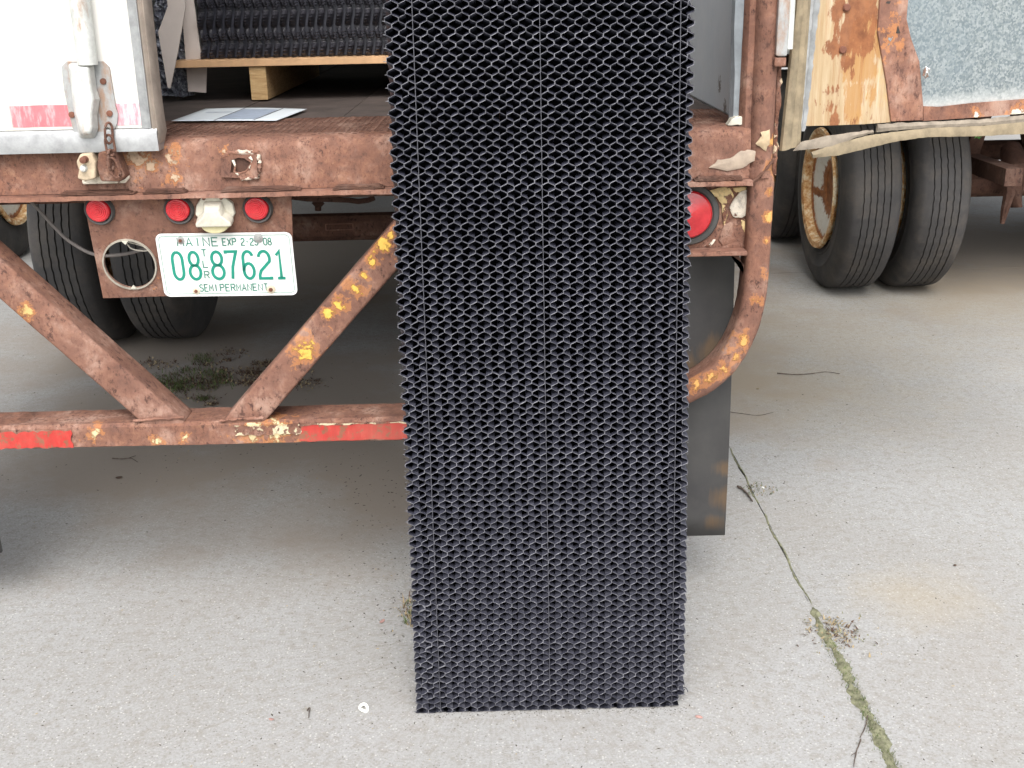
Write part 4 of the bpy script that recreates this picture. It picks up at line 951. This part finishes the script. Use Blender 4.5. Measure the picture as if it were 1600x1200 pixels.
# ------------------------------------------------------------------ neighbouring trailers
def neighbour(name, label, x0, x1, y0, y1, wheels, sgn, zb_=1.14):
    t = empty(name, ((x0+x1)/2, y0, 0), label, 'trailer', 'parked trailers')
    MB().box(x0, x1, y0, y1, zb_, 3.9).build('trailer_body', M['metal_body'], t, bevel=.01)
    MB().box(x0+.03, x1-.03, y0+.03, y0+.15, zb_-.10, zb_-.002).build('rear_sill', M['rust_dark'], t)
    for s in (.32, .68):
        xx = x0+(x1-x0)*s; MB().box(xx-.05, xx+.05, y0+.2, y1-.3, zb_-.22, zb_-.003).build('frame_rail', M['rust_dark'], t)
    for k in range(10): MB().box(x0+.05, x1-.05, y0+.4+k*.8, y0+.46+k*.8, zb_-.10, zb_-.004).build('cross_member', M['rust_dark'], t)
    for y in wheels:
        wheel_at(True, (x0+.03, y, .51), t); wheel_at(False, (x1-.03, y, .51), t)
        MB().tube([(x0+.35, y, .51), (x1-.35, y, .51)], .062, 10).build('axle', M['rust_dark'], t)
        for xa, sg in ((x0+.62, 1), (x1-.62, -1)):
            MB().lathe([(.0001, -.10), (.205, -.10), (.21, .09), (.0001, .09)], (xa, y, .51), 'x', 28).build('brake_drum', M['rust_dark'], t, smooth=True)
            MB().box(xa+sg*.14-.04, xa+sg*.14+.04, y-.6, y+.6, .60, .68).build('leaf_spring', M['rust_dark'], t)
            MB().prism_x([(y-.10, .68), (y+.10, .68), (y+.22, zb_-.22), (y-.22, zb_-.22)], xa+sg*.14-.035, xa+sg*.14+.035).build('spring_hanger', M['rust_dark'], t)
            MB().tube([(xa+sg*.35, y-.16, .42), (xa+sg*.35, y-.14, .62), (xa+sg*.35, y-.05, .7)], [.045, .07, .05], 12).build('brake_chamber', M['rust_dark'], t, smooth=True)
            MB().tube([(xa+sg*.30, y-.17, .62), (xa+sg*.31, y-.19, .50), (xa+sg*.30, y-.18, .40), (xa+sg*.30, y-.17, .34)], [.015, .03, .02, .012], 8).build('slack_adjuster', M['rust_dark'], t, smooth=True)
    for xx in (x0+.5, x1-.5): MB().box(xx-.05, xx+.05, y1-1.6, y1-1.5, .02, zb_-.004).build('landing_leg', M['rust_dark'], t)
    return t
neighbour('parked_trailer', 'white trailer parked behind the open door, its rusty rim and dual tyres showing', 1.61, 4.2, 2.55, 12.5, (3.37, 4.65), 1)
neighbour('parked_trailer', 'trailer parked at the far left edge, only a yellow rimmed tyre showing', -5.6, -2.95, 3.6, 12.5, (4.55, 5.9), -1)

# ------------------------------------------------------------------ cargo inside
DZ = 1.2105
pal = empty('pallet', (-.35, 1.4, DZ), 'wooden pallet board on deck inside the trailer, under the black stack', 'pallet')
px_l = at(268, 98, .945).x
MB().box(px_l, .26, .945, 1.06, at(400, 103.5, .945).z, at(400, 92.5, .945).z).build('deck_board', M['plank'], pal, bevel=.001)
zt = at(400, 103.5, .945).z
for k in range(5): MB().box(px_l+.01, .26, 1.10+k*.17, 1.20+k*.17, zt+.001, zt+.016).build('deck_board', M['plank'], pal)
sx0 = at(388, 104, .95).x; sx1 = at(414, 104, .95).x
for x in (sx0, sx0+.42, sx0+.84 if sx0+.88 < .26 else .2):
    MB().box(x, x+(sx1-sx0), .955, 2.0, DZ+.001, zt-.0005).build('stringer', M['pine'], pal, bevel=.001)
stk = empty('stacked_fill_block', (-.35, 1.5, zt+.02), 'dark stack of ridged plastic fill sheets lying on the pallet', 'plastic fill')
zz0 = at(400, 91.5, .97).z; X0 = at(306, 88, .97).x; pitch = .0272
MB().box(X0+.004, .2, 1.03, 1.95, zz0+.002, 2.35).build('fill_core', M['plastic'], stk)
def stack_sheet():
    nx, dz = 6, .0021; nz = int(1.0/dz); vs = []
    for i in range(nz+1):
        z = i*dz; ph = 2*pi*z/.092-1.2; env = max(0, cos(ph)); env2 = max(0, cos(ph+pi))**3
        for j in range(nx+1):
            s = j/nx-.5; bul = cos(s*pi)
            x = s*.019*(1 if env > 0 else .75)+.0035*sin(ph*1.0); y = -.030*env*bul-.014*env2*cos(s*pi)-.0042*(1+sin(2*pi*z/.0085))*bul*(.3+env)
            vs.append((x, y, z))
    mb = MB().add(vs, [(i*(nx+1)+j, i*(nx+1)+j+1, (i+1)*(nx+1)+j+1, (i+1)*(nx+1)+j) for i in range(nz) for j in range(nx)])
    zc = .092*(.5+1.2/(2*pi))-.002
    while zc < 1.0:
        for q in range(3):
            z = zc+(q-1)*.0075; mb.tube([(.0085, -.004, z-.001), (.0105, -.016, z), (.0155, -.019, z+.001), (.018, -.006, z)], .0022, 5)
        zc += .092
    return mb
sh0 = stack_sheet().build('fill_sheet', M['stackpvc'], None, smooth=True, recalc=False)
k = 0; x = X0+.012
while x < .2:
    o = sh0 if k == 0 else sh0.copy()
    if k: C.objects.link(o)
    o.location = (x, 1.02+random.uniform(-.004, .004), zz0+random.uniform(-.002, .002)); o.parent = stk; o.matrix_parent_inverse = stk.matrix_basis.inverted()
    x += pitch; k += 1
def prism_img(name, pts, Y, th, mat, up=None, parent=None, lean=0):
    P = []
    for u, v in pts:
        p = at(u, max(v, 0), Y); 
        if v < 0: p.z = up or 2.3
        P.append(Vector((p.x, p.y+lean*(p.z-1.2), p.z)))
    return MB().hexa(P, [p+Vector((0, th, 0)) for p in P]).build(name, mat, parent)
c1 = prism_img('edge_board', [(262, -1), (262, 10), (247, 50), (262, 137), (266, 138), (278, 80), (290, 10), (290, -1)], .90, .006, M['card'], 1.7)
tag(c1, 'beige cardboard edge strip leaning beside the closed door, left of two', 'edge board', 'cardboard strips in the trailer')
c2 = prism_img('edge_board', [(294, -1), (294, 143), (322, 145), (323, 106), (315, 92), (304, 10), (303, -1)], 1.02, .006, M['card'], 2.2)
tag(c2, 'beige cardboard strip hanging behind the plank at the corner of the black stack', 'edge board', 'cardboard strips in the trailer')
# plastic wrap: crumpled sheet
vs = []; nx, nz = 16, 60; r_ = random.Random(77)
for i in range(nz+1):
    for j in range(nx+1):
        p = at(243+(302-243)*j/nx, 150-i*4.2, 1.05); vs.append((p.x, 1.05+r_.uniform(-.018, .018), p.z+r_.uniform(-.003, .003)))
wr = MB().add(vs, [(i*(nx+1)+j, i*(nx+1)+j+1, (i+1)*(nx+1)+j+1, (i+1)*(nx+1)+j) for i in range(nz) for j in range(nx)]).build('plastic_wrap', M['wrap'])
q = wr.modifiers.new('thick', 'SOLIDIFY'); q.thickness = .001
tag(wr, 'crumpled clear plastic wrap between the two cardboard strips', 'plastic wrap')
# sheet of paper
co = [atz(268, 190, DZ+.004), atz(432, 187.5, DZ+.004), atz(480, 169.5, DZ+.004), atz(322, 170.5, DZ+.004)]
def pp(s, t): 
    a = co[0]+(co[1]-co[0])*s; b = co[3]+(co[2]-co[3])*s; p = a+(b-a)*t; p.z = DZ+.003+.004*sin(s*pi)*(.4+.6*t)+.003*(1-s)**3; return p
def pgrid(s0, s1, t0, t1, n, mi_off, name, mat, parent):
    vs = [pp(s0+(s1-s0)*i/n, t0+(t1-t0)*j/n)+Vector((0, 0, mi_off)) for j in range(n+1) for i in range(n+1)]
    return MB().add(vs, [(j*(n+1)+i, j*(n+1)+i+1, (j+1)*(n+1)+i+1, (j+1)*(n+1)+i) for j in range(n) for i in range(n)]).build(name, mat, parent, smooth=True, recalc=False)
paper = pgrid(0, 1, 0, 1, 14, 0, 'paper_sheet', M['paper'], None)
q = paper.modifiers.new('thick', 'SOLIDIFY'); q.thickness = .0006; q.offset = -1
tag(paper, 'printed white paper sheet lying on the rusty trailer deck', 'paper')
pgrid(.42, .76, .08, .86, 10, .0006, 'printed_picture', M['print'], paper)
pgrid(.40, .415, .0, .95, 6, .0007, 'printed_line', M['print_line'], paper); pgrid(.77, .785, .02, .95, 6, .0007, 'printed_line', M['print_line'], paper)
pgrid(.12, .38, .6, .64, 6, .0007, 'printed_line', M['print'], paper)

# ------------------------------------------------------------------ the leaning block of black honeycomb fill
BX0, NC, CW, VP = -.2135, 22, .02675, .0246
BD, BH = .235, 1.83
lean = atan2(.125, 1.48)
blk = bpy.data.objects.new('honeycomb_fill_block', None); C.objects.link(blk)
blk.location = (.079, -.378, .0); blk.rotation_euler = (-lean, 0, 0)
tag(blk, 'tall black honeycomb plastic fill block standing upright against the trailer bumper', 'plastic fill')
F1, F2 = tan(radians(8.5)), tan(radians(38))
def flute(y): return F1*min(y, .05)+F2*max(0, y-.05)
def sheet_mesh(phase, seed, crush=False):
    # flutes climb into the block on one sheet and drop on the next, so neighbours cross and touch at their ridges
    vert = .0064; hw = CW/2/2-.00045
    kn = []; z = -VP*.25*0; i = 0; Z = 0
    # knots (x, z, recess)
    z = -VP*6; side = phase
    while z < BH+VP*6:
        x = hw if side else -hw
        kn.append((x, z)); kn.append((x, z+vert)); z += VP/2; side = 1-side
    th = .00043
    ys = [0, .0006, .0040, .0070, .0098, .0126, .0154, .0182, .021, .0238, .0266, .0294, .035, .06, .12, BD]
    amp = [0, .0002, .0016, -.0008, .0014, -.0008, .0014, -.0008, .0014, -.0008, .0012, 0, 0, 0, 0, 0]
    P = []
    rr = random.Random(seed)
    for idx, (x, z) in enumerate(kn):
        P.append((x, z))
        if idx % 2 == 1 and idx+1 < len(kn):
            x2, z2 = kn[idx+1]; P.append(((x+x2)/2, (z+z2)/2))
    n = len(P); m = len(ys); vs = []
    # rising slants (towards +x going up) stay proud, falling slants are set back a little
    for sgn in (1, -1):
        for i, (x, z) in enumerate(P):
            a = P[max(i-1, 0)]; b = P[min(i+1, n-1)]; d = Vector((b[0]-a[0], b[1]-a[1])).normalized(); nn = Vector((d.y, -d.x))
            falling = (i % 3 == 2 and b[0] < a[0])
            jz = rr.uniform(-.0003, .0003)+.0007*sin(z*9+1); jx = rr.uniform(-.0003, .0003)+.0012*sin(z*4.7)+.0005*sin(z*19+2)
            jy = rr.uniform(-.0006, .0006)
            if crush and z < .26: jz += rr.uniform(-.0016, .0016); jx += rr.uniform(-.0012, .0016)
            for k, (y, am) in enumerate(zip(ys, amp)):
                rec = .0014*max(0, 1-y/.02) if falling else 0
                vs.append((x+nn.x*(th*sgn)+jx, y+rec+jy*(k < 2), min(BH, max(0, z+nn.y*(th*sgn)+am+jz+(1 if phase else -1)*flute(y+rec)))))
    fs = []; mi = []; o = n*m
    for i in range(n-1):
        for k in range(m-1):
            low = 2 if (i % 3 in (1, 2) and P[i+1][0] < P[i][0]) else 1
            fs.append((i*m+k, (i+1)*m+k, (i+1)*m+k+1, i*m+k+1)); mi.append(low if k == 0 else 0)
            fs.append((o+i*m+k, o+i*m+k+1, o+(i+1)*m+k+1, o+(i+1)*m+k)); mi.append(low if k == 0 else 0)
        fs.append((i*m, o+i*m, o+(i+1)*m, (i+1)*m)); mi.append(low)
    me = bpy.data.meshes.new('corrugated_sheet'); me.from_pydata(vs, [], fs); me.materials.append(M['plastic']); me.materials.append(M['lip']); me.materials.append(M['lip_dim'])
    me.polygons.foreach_set('material_index', mi); me.update(); return me
meshes = {(p, s): sheet_mesh(p, 10*s+p, s == 3) for p in (0, 1) for s in (0, 1, 2, 3)}
r_ = random.Random(99)
for c in range(NC*2):
    me = meshes[(c % 2, 3 if c in (1, 2, 4, 42, 43) else r_.randrange(3))]
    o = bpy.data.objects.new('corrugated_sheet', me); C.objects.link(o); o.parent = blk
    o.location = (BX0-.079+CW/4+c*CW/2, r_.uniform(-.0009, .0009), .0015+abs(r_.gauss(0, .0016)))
    if c in (0, 1): o.location.z += .0
    if c == NC*2-1: o.scale.z = .985; o.location.z = .03
for k in (2, 11, 21):
    x = BX0-.079+k*CW
    vs = []; n = 60
    ribs = MB()
    ribs.box(x-.0006, x+.0006, -.0012, BD, .003, BH, 0)
    ribs.box(x-.0004, x+.0004, -.0018, -.0013, .003, BH, 1)
    ribs.build('divider_sheet', [M['plastic'], M['lip_dim']]).parent = blk
# frayed side edges: short stubs along both cut sides, joined as one part
fr = MB(); r_ = random.Random(55)
for i in range(74):
    for side, xe in ((-1, BX0-.079), (1, BX0-.079+NC*CW)):
        z = .004+i*VP+(.003 if side < 0 else .0153-.0003)
        for d in range(6):
            y = .006+d*.034+r_.uniform(-.004, .004); L = r_.uniform(.002, .0055)*(1 if side < 0 else .4)
            fr.box(min(xe, xe+side*L), max(xe, xe+side*L), y, y+.0015, z-.004+d*.001, z-.0030+d*.001)
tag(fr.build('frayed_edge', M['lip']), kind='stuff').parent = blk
# end sheet fluting seen on the left side
for zq, L in ((.165, .012), (.185, .010), (1.05, .006)):
    MB().box(BX0-.079-L, BX0-.079+.002, .10, .16, zq, zq+.007).build('broken_tab', M['plastic']).parent = blk
# torn curl at lower right corner
q = []
for k in range(14): a = k*.42; q.append((BX0-.079+NC*CW+.004+.006*cos(a), .01+k*.002, .030+.008*sin(a)))
MB().tube(q, .0009, 5).build('torn_curl', M['plastic'], None, smooth=True).parent = blk

# ------------------------------------------------------------------ moss, weeds, litter
def clumps(c, rx, ry, n, seed):
    q = random.Random(seed); P = [(c[0]+rx*q.gauss(0, .45), c[1]+ry*q.gauss(0, .45), q.uniform(.012, .05)) for _ in range(n)]
    def f(r):
        x, y, w_ = r.choice(P); return Vector((x+r.gauss(0, w_), y+r.gauss(0, w_), .001))
    return f
def tuft_patch(name, pts_fn, n, hmin, hmax, mats, label, cat, seed, wd=.0012, lay=.8):
    r = random.Random(seed); mb = MB()
    for _ in range(n):
        p = pts_fn(r); a = r.uniform(0, 2*pi); h = r.uniform(hmin, hmax); ln = h*r.uniform(.2, lay)
        d = Vector((cos(a), sin(a), 0)); s = Vector((-sin(a), cos(a), 0))*wd*r.uniform(.6, 1.5); mi = 0 if r.random() < .6 else min(1, len(mats)-1)
        if len(mats) > 2 and r.random() < .25: mi = 2
        m1 = p+d*ln*.4+Vector((0, 0, h*.6)); t = p+d*ln+Vector((0, 0, h*r.uniform(.5, 1)))
        mb.add([p-s, p+s, m1+s*.7, m1-s*.7, t], [(0, 1, 2, 3), (3, 2, 4)], mi)
    o = mb.build(name, mats, None, recalc=False); tag(o, label, cat, None, 'stuff'); return o
X_J = .765
def moss_bed(y0, y1, wf, h, name, label, seed, jx=0):
    r = random.Random(seed); n = max(6, int((y1-y0)/.006)); nx = 8; vs = []
    for i in range(n+1):
        y = y0+(y1-y0)*i/n; w_ = wf(y)*(1+.35*sin(y*47)+.25*sin(y*131+1)+r.uniform(-.15, .15))
        e = min(1, min(i, n-i)/4)
        for j in range(nx+1):
            s = j/nx*2-1; vs.append((X_J+jx+.004*sin(y*23)+s*w_*.5*e+r.uniform(-.0008, .0008), y, .0006+(h*(1-s*s)*e)*r.uniform(.35, 1.2)-(0.002 if abs(s) > .99 else 0)))
    o = MB().add(vs, [(i*(nx+1)+j, i*(nx+1)+j+1, (i+1)*(nx+1)+j+1, (i+1)*(nx+1)+j) for i in range(n) for j in range(nx)]).build(name, M['moss'], None, smooth=True, recalc=False)
    tag(o, label, 'moss', None, 'stuff'); return o
yA = atz(1268, 950).y; yB = atz(1312, 1010).y; yC = atz(1400, 1200).y
moss_bed(yC-.5, yA+.006, lambda y: .030-.010*max(0, (y-yC)/(yA-yC)), .005, 'moss', 'long thick green moss strip in the slab joint at the lower right', 3)
moss_bed(.05, .60, lambda y: .006, .002, 'moss', 'thin broken moss line in the slab joint below the stick', 5)
moss_bed(.66, 1.12, lambda y: .005, .002, 'moss', 'thin moss line in the slab joint beside the mudflap', 6)
def ell(c, rx, ry):
    def f(r):
        a = r.uniform(0, 2*pi); q = sqrt(r.random()); return Vector((c[0]+rx*q*cos(a), c[1]+ry*q*sin(a), .001))
    return f
def strip_fn(y0, y1, w_): return lambda r: Vector((X_J+r.gauss(0, w_), r.uniform(y0, y1), .001))
tuft_patch('grass_tufts', strip_fn(yC-.2, yB+.03, .009), 1500, .003, .009, [M['moss'], M['blade_green']], 'tiny moss and grass shoots on the joint at the lower right', 'grass', 1, .0008, 1.2)
tuft_patch('leaf_litter', clumps((X_J+.022, atz(1306, 990).y, 0), .04, .06, 16, 8), 300, .002, .008, [M['blade_dry'], M['leaf_brown'], M['moss']], 'dry straw heap on the mossy joint at the lower right', 'litter', 2, .002, 3.)
tuft_patch('leaf_litter', ell((atz(1185, 765).x, atz(1185, 765).y, 0), .06, .05), 130, .002, .007, [M['blade_green'], M['blade_dry'], M['leaf_brown']], 'small weeds and straw around the stick beside the mudflap', 'litter', 3, .0014, 2.)
tuft_patch('grass_tufts', ell((-.235, atz(625, 955).y, 0), .05, .09), 420, .004, .02, [M['blade_dry'], M['leaf_brown'], M['blade_green']], 'dry weeds beside the left foot of the black block', 'weeds', 4, .0014, 1.6)
gpos = atz(330, 592)
tuft_patch('grass_tufts', clumps((gpos.x-.14, gpos.y-.02, 0), .20, .22, 24, 3), 1900, .004, .024, [M['blade_green'], M['leaf_brown'], M['blade_green']], 'dark green grass patch growing under the trailer', 'grass', 5, .0016, 1.3)
tuft_patch('leaf_litter', clumps((gpos.x+.12, gpos.y+.02, 0), .40, .30, 40, 4), 2200, .003, .012, [M['leaf_brown'], M['blade_dry'], M['leaf_brown']], 'brown leaf litter beside the grass under the trailer', 'litter', 6, .003, 2.4)
# small grit all over
r_ = random.Random(17); mb = MB()
def speck(p, s, mi=0):
    a = r_.uniform(0, pi); L = s*r_.uniform(.7, 1.8); d = Vector((cos(a), sin(a), 0)); e = Vector((-sin(a), cos(a), 0)); h = s*.45
    q = [p-d*L, p+e*s*.6, p+d*L, p-e*s*.6]; t = p+Vector((0, 0, h)); mb.add(q+[t+d*L*.2], [(0, 1, 4), (1, 2, 4), (2, 3, 4), (3, 0, 4)], mi)
for _ in range(1900):
    u = r_.uniform(-100, 1700); v = r_.uniform(440, 1250); p = atz(u, v, .0002); s = r_.choice((.0008, .001, .0013, .0013, .002, .0028))*(1 if p.y < .5 else 1.3)
    speck(p, s, 0 if r_.random() < .85 else 1)
for (u, v, su, sv, n) in ((550, 740, 60, 45, 120), (600, 900, 35, 60, 110), (400, 730, 120, 30, 80), (480, 1110, 60, 30, 14), (620, 960, 20, 40, 60), (1300, 700, 150, 120, 30)):
    for _ in range(n): speck(atz(r_.gauss(u, su), max(430, r_.gauss(v, sv)), .0002), r_.uniform(.001, .0038), 0 if r_.random() < .9 else 1)
for _ in range(260):
    speck(Vector((r_.uniform(-.22, .38), -.378-abs(r_.gauss(0, .012)), .0002)), r_.uniform(.0006, .0018), 0)
tag(mb.build('grit', [M['grit'], M['blade_dry']], None, recalc=False), 'dark specks of grit and bark scattered on the concrete', 'grit', None, 'stuff')
# individual bits
def leaf(u, v, s, mat, label, cat='leaf', rot=0., curl=.3, asp=.5):
    p = atz(u, v, .001); n = 8; mb = MB(); A = []
    for i in range(n+1):
        t = i/n*2-1; w_ = s*asp*sqrt(max(0.02, 1-t*t)); A += [(t*s, -w_, .001+curl*s*t*t*.5+.1*s), (t*s, 0, .001+curl*s*t*t*.5), (t*s, w_, .001+curl*s*t*t*.5+.12*s)]
    mb.add(A, [(i*3+k, (i+1)*3+k, (i+1)*3+k+1, i*3+k+1) for i in range(n) for k in range(2)])
    o = mb.build('dead_leaf', mat, None, smooth=True); q = o.modifiers.new('thick', 'SOLIDIFY'); q.thickness = .0007
    o.location = p; o.rotation_euler = (0, 0, rot); tag(o, label, cat, 'dead leaves on the concrete'); return o
leaf(186, 747, .0105, M['leaf_brown'], 'round dead brown leaf below the red striped bumper bar', rot=.3, asp=.8)
leaf(424, 1125, .0062, M['pink_bit'], 'reddish brown leaf scrap lowest in front, left of the white ring', rot=-.4, asp=.6)
leaf(597, 972, .010, M['pink_bit'], 'pinkish dead leaf by the dry weeds left of the black block', rot=1.1, asp=.5)
leaf(1492, 884, .0048, M['leaf_brown'], 'small dark leaf scrap alone on the open concrete at right', rot=.6, asp=.8)
leaf(1184, 608, .0065, M['blade_dry'], 'pale leaf scrap between the curved bumper tube and the thin straight twig', rot=.6, asp=.8)
def pebble(u, v, sx, sy, sz, mat, label, cat, name, rot=0., seed=0):
    b = bmesh.new(); bmesh.ops.create_icosphere(b, subdivisions=3, radius=1); r = random.Random(seed)
    off = Vector((r.random()*9, 0, 0)); from mathutils import noise as mn
    for q in b.verts: k = 1+.18*mn.noise(q.co*1.7+off); q.co = Vector((q.co.x*sx*k, q.co.y*sy*k, q.co.z*sz*k))
    me = bpy.data.meshes.new(name); b.to_mesh(me); b.free(); me.materials.append(mat); me.shade_smooth(); o = bpy.data.objects.new(name, me); C.objects.link(o)
    p = atz(u, v, sz*.8); o.location = p; o.rotation_euler = (0, 0, rot); tag(o, label, cat); return o
pebble(1092, 1120, .0085, .0036, .003, M['pink_bit'], 'pink oblong pebble just right of the black block foot', 'pebble', 'pebble', -.35, 1)
pebble(1192, 762, .0045, .004, .003, M['white_bit'], 'tiny white pebble beside the stick at the joint', 'pebble', 'pebble', 0, 2)
# white plastic ring
rgm = MB(); pts = [(.0105*cos(a)*.8, .0105*sin(a), .0035+.002*sin(a*2)) for a in [2*pi*k/20 for k in range(22)]]
rgm.tube(pts, .0036, 8, caps=False); ro = rgm.build('plastic_ring', M['white_bit'], None, smooth=True); ro.location = atz(568, 1108, .002); ro.rotation_euler = (.25, .1, .5)
tag(ro, 'small white broken plastic ring on the concrete left of the black block', 'ring')
def twig(pts, r, label, z=.002, fork=None):
    P = smooth_path([atz(u, v, z+r) for u, v in pts], 5); n = len(P)
    P = [p+Vector((random.uniform(-1, 1)*r*.3, random.uniform(-1, 1)*r*.3, 0)) for p in P]
    mb = MB().tube(P, [r*(1-.5*i/n)*random.uniform(.8, 1.2) for i in range(n)], 7)
    if fork: mb.tube(smooth_path([atz(u, v, z+r) for u, v in fork], 4), r*.5, 6)
    o = mb.build('twig', M['twig'], None, smooth=True); tag(o, label, 'twig', 'twigs on the concrete'); return o
twig([(1152, 760), (1160, 764), (1168, 772), (1176, 783)], .0042, 'short thick dark stick lying across the joint beside the mudflap')
twig([(1214, 583), (1240, 585), (1265, 584), (1290, 581), (1312, 584)], .0022, 'thin straight dark twig on the concrete below the dual tyres')
twig([(1130, 642), (1158, 646), (1185, 649), (1208, 644)], .0013, 'hair thin curved twig right of the mudflap')
twig([(1356, 1118), (1352, 1135), (1344, 1152)], .0016, 'pale stick lying on the moss strip at the lower right')
twig([(1345, 1155), (1338, 1175), (1334, 1198)], .0015, 'dark crooked twig left of the moss strip at the bottom edge', fork=[(1338, 1175), (1330, 1180)])
twig([(175, 716), (190, 717), (205, 716), (215, 722)], .002, 'thin dark twig just below the left part of the bumper bar', fork=[(200, 716), (212, 712)])
twig([(480, 1110), (484, 1106), (482, 1122)], .0016, 'tiny curled dark twig left of the white ring')
# weed leaves caught on the door seal
for k in range(1):
    wv = MB(); r_ = random.Random(8)
    for u, v in ((1518, 213), (1526, 214), (1522, 217), (1530, 212)):
        p = dq(u, v, -.03); a = r_.uniform(0, 6); wv.add([p, p+Vector((.010*cos(a), .002, .006*sin(a))), p+Vector((.012*cos(a+.6), -.003, .008*sin(a+.6)))], [(0, 1, 2)])
    tag(wv.build('weed_sprig', M['weedleaf'], None, recalc=False), 'bright green leaf bits hanging under the tan seal of the open door', 'leaves')
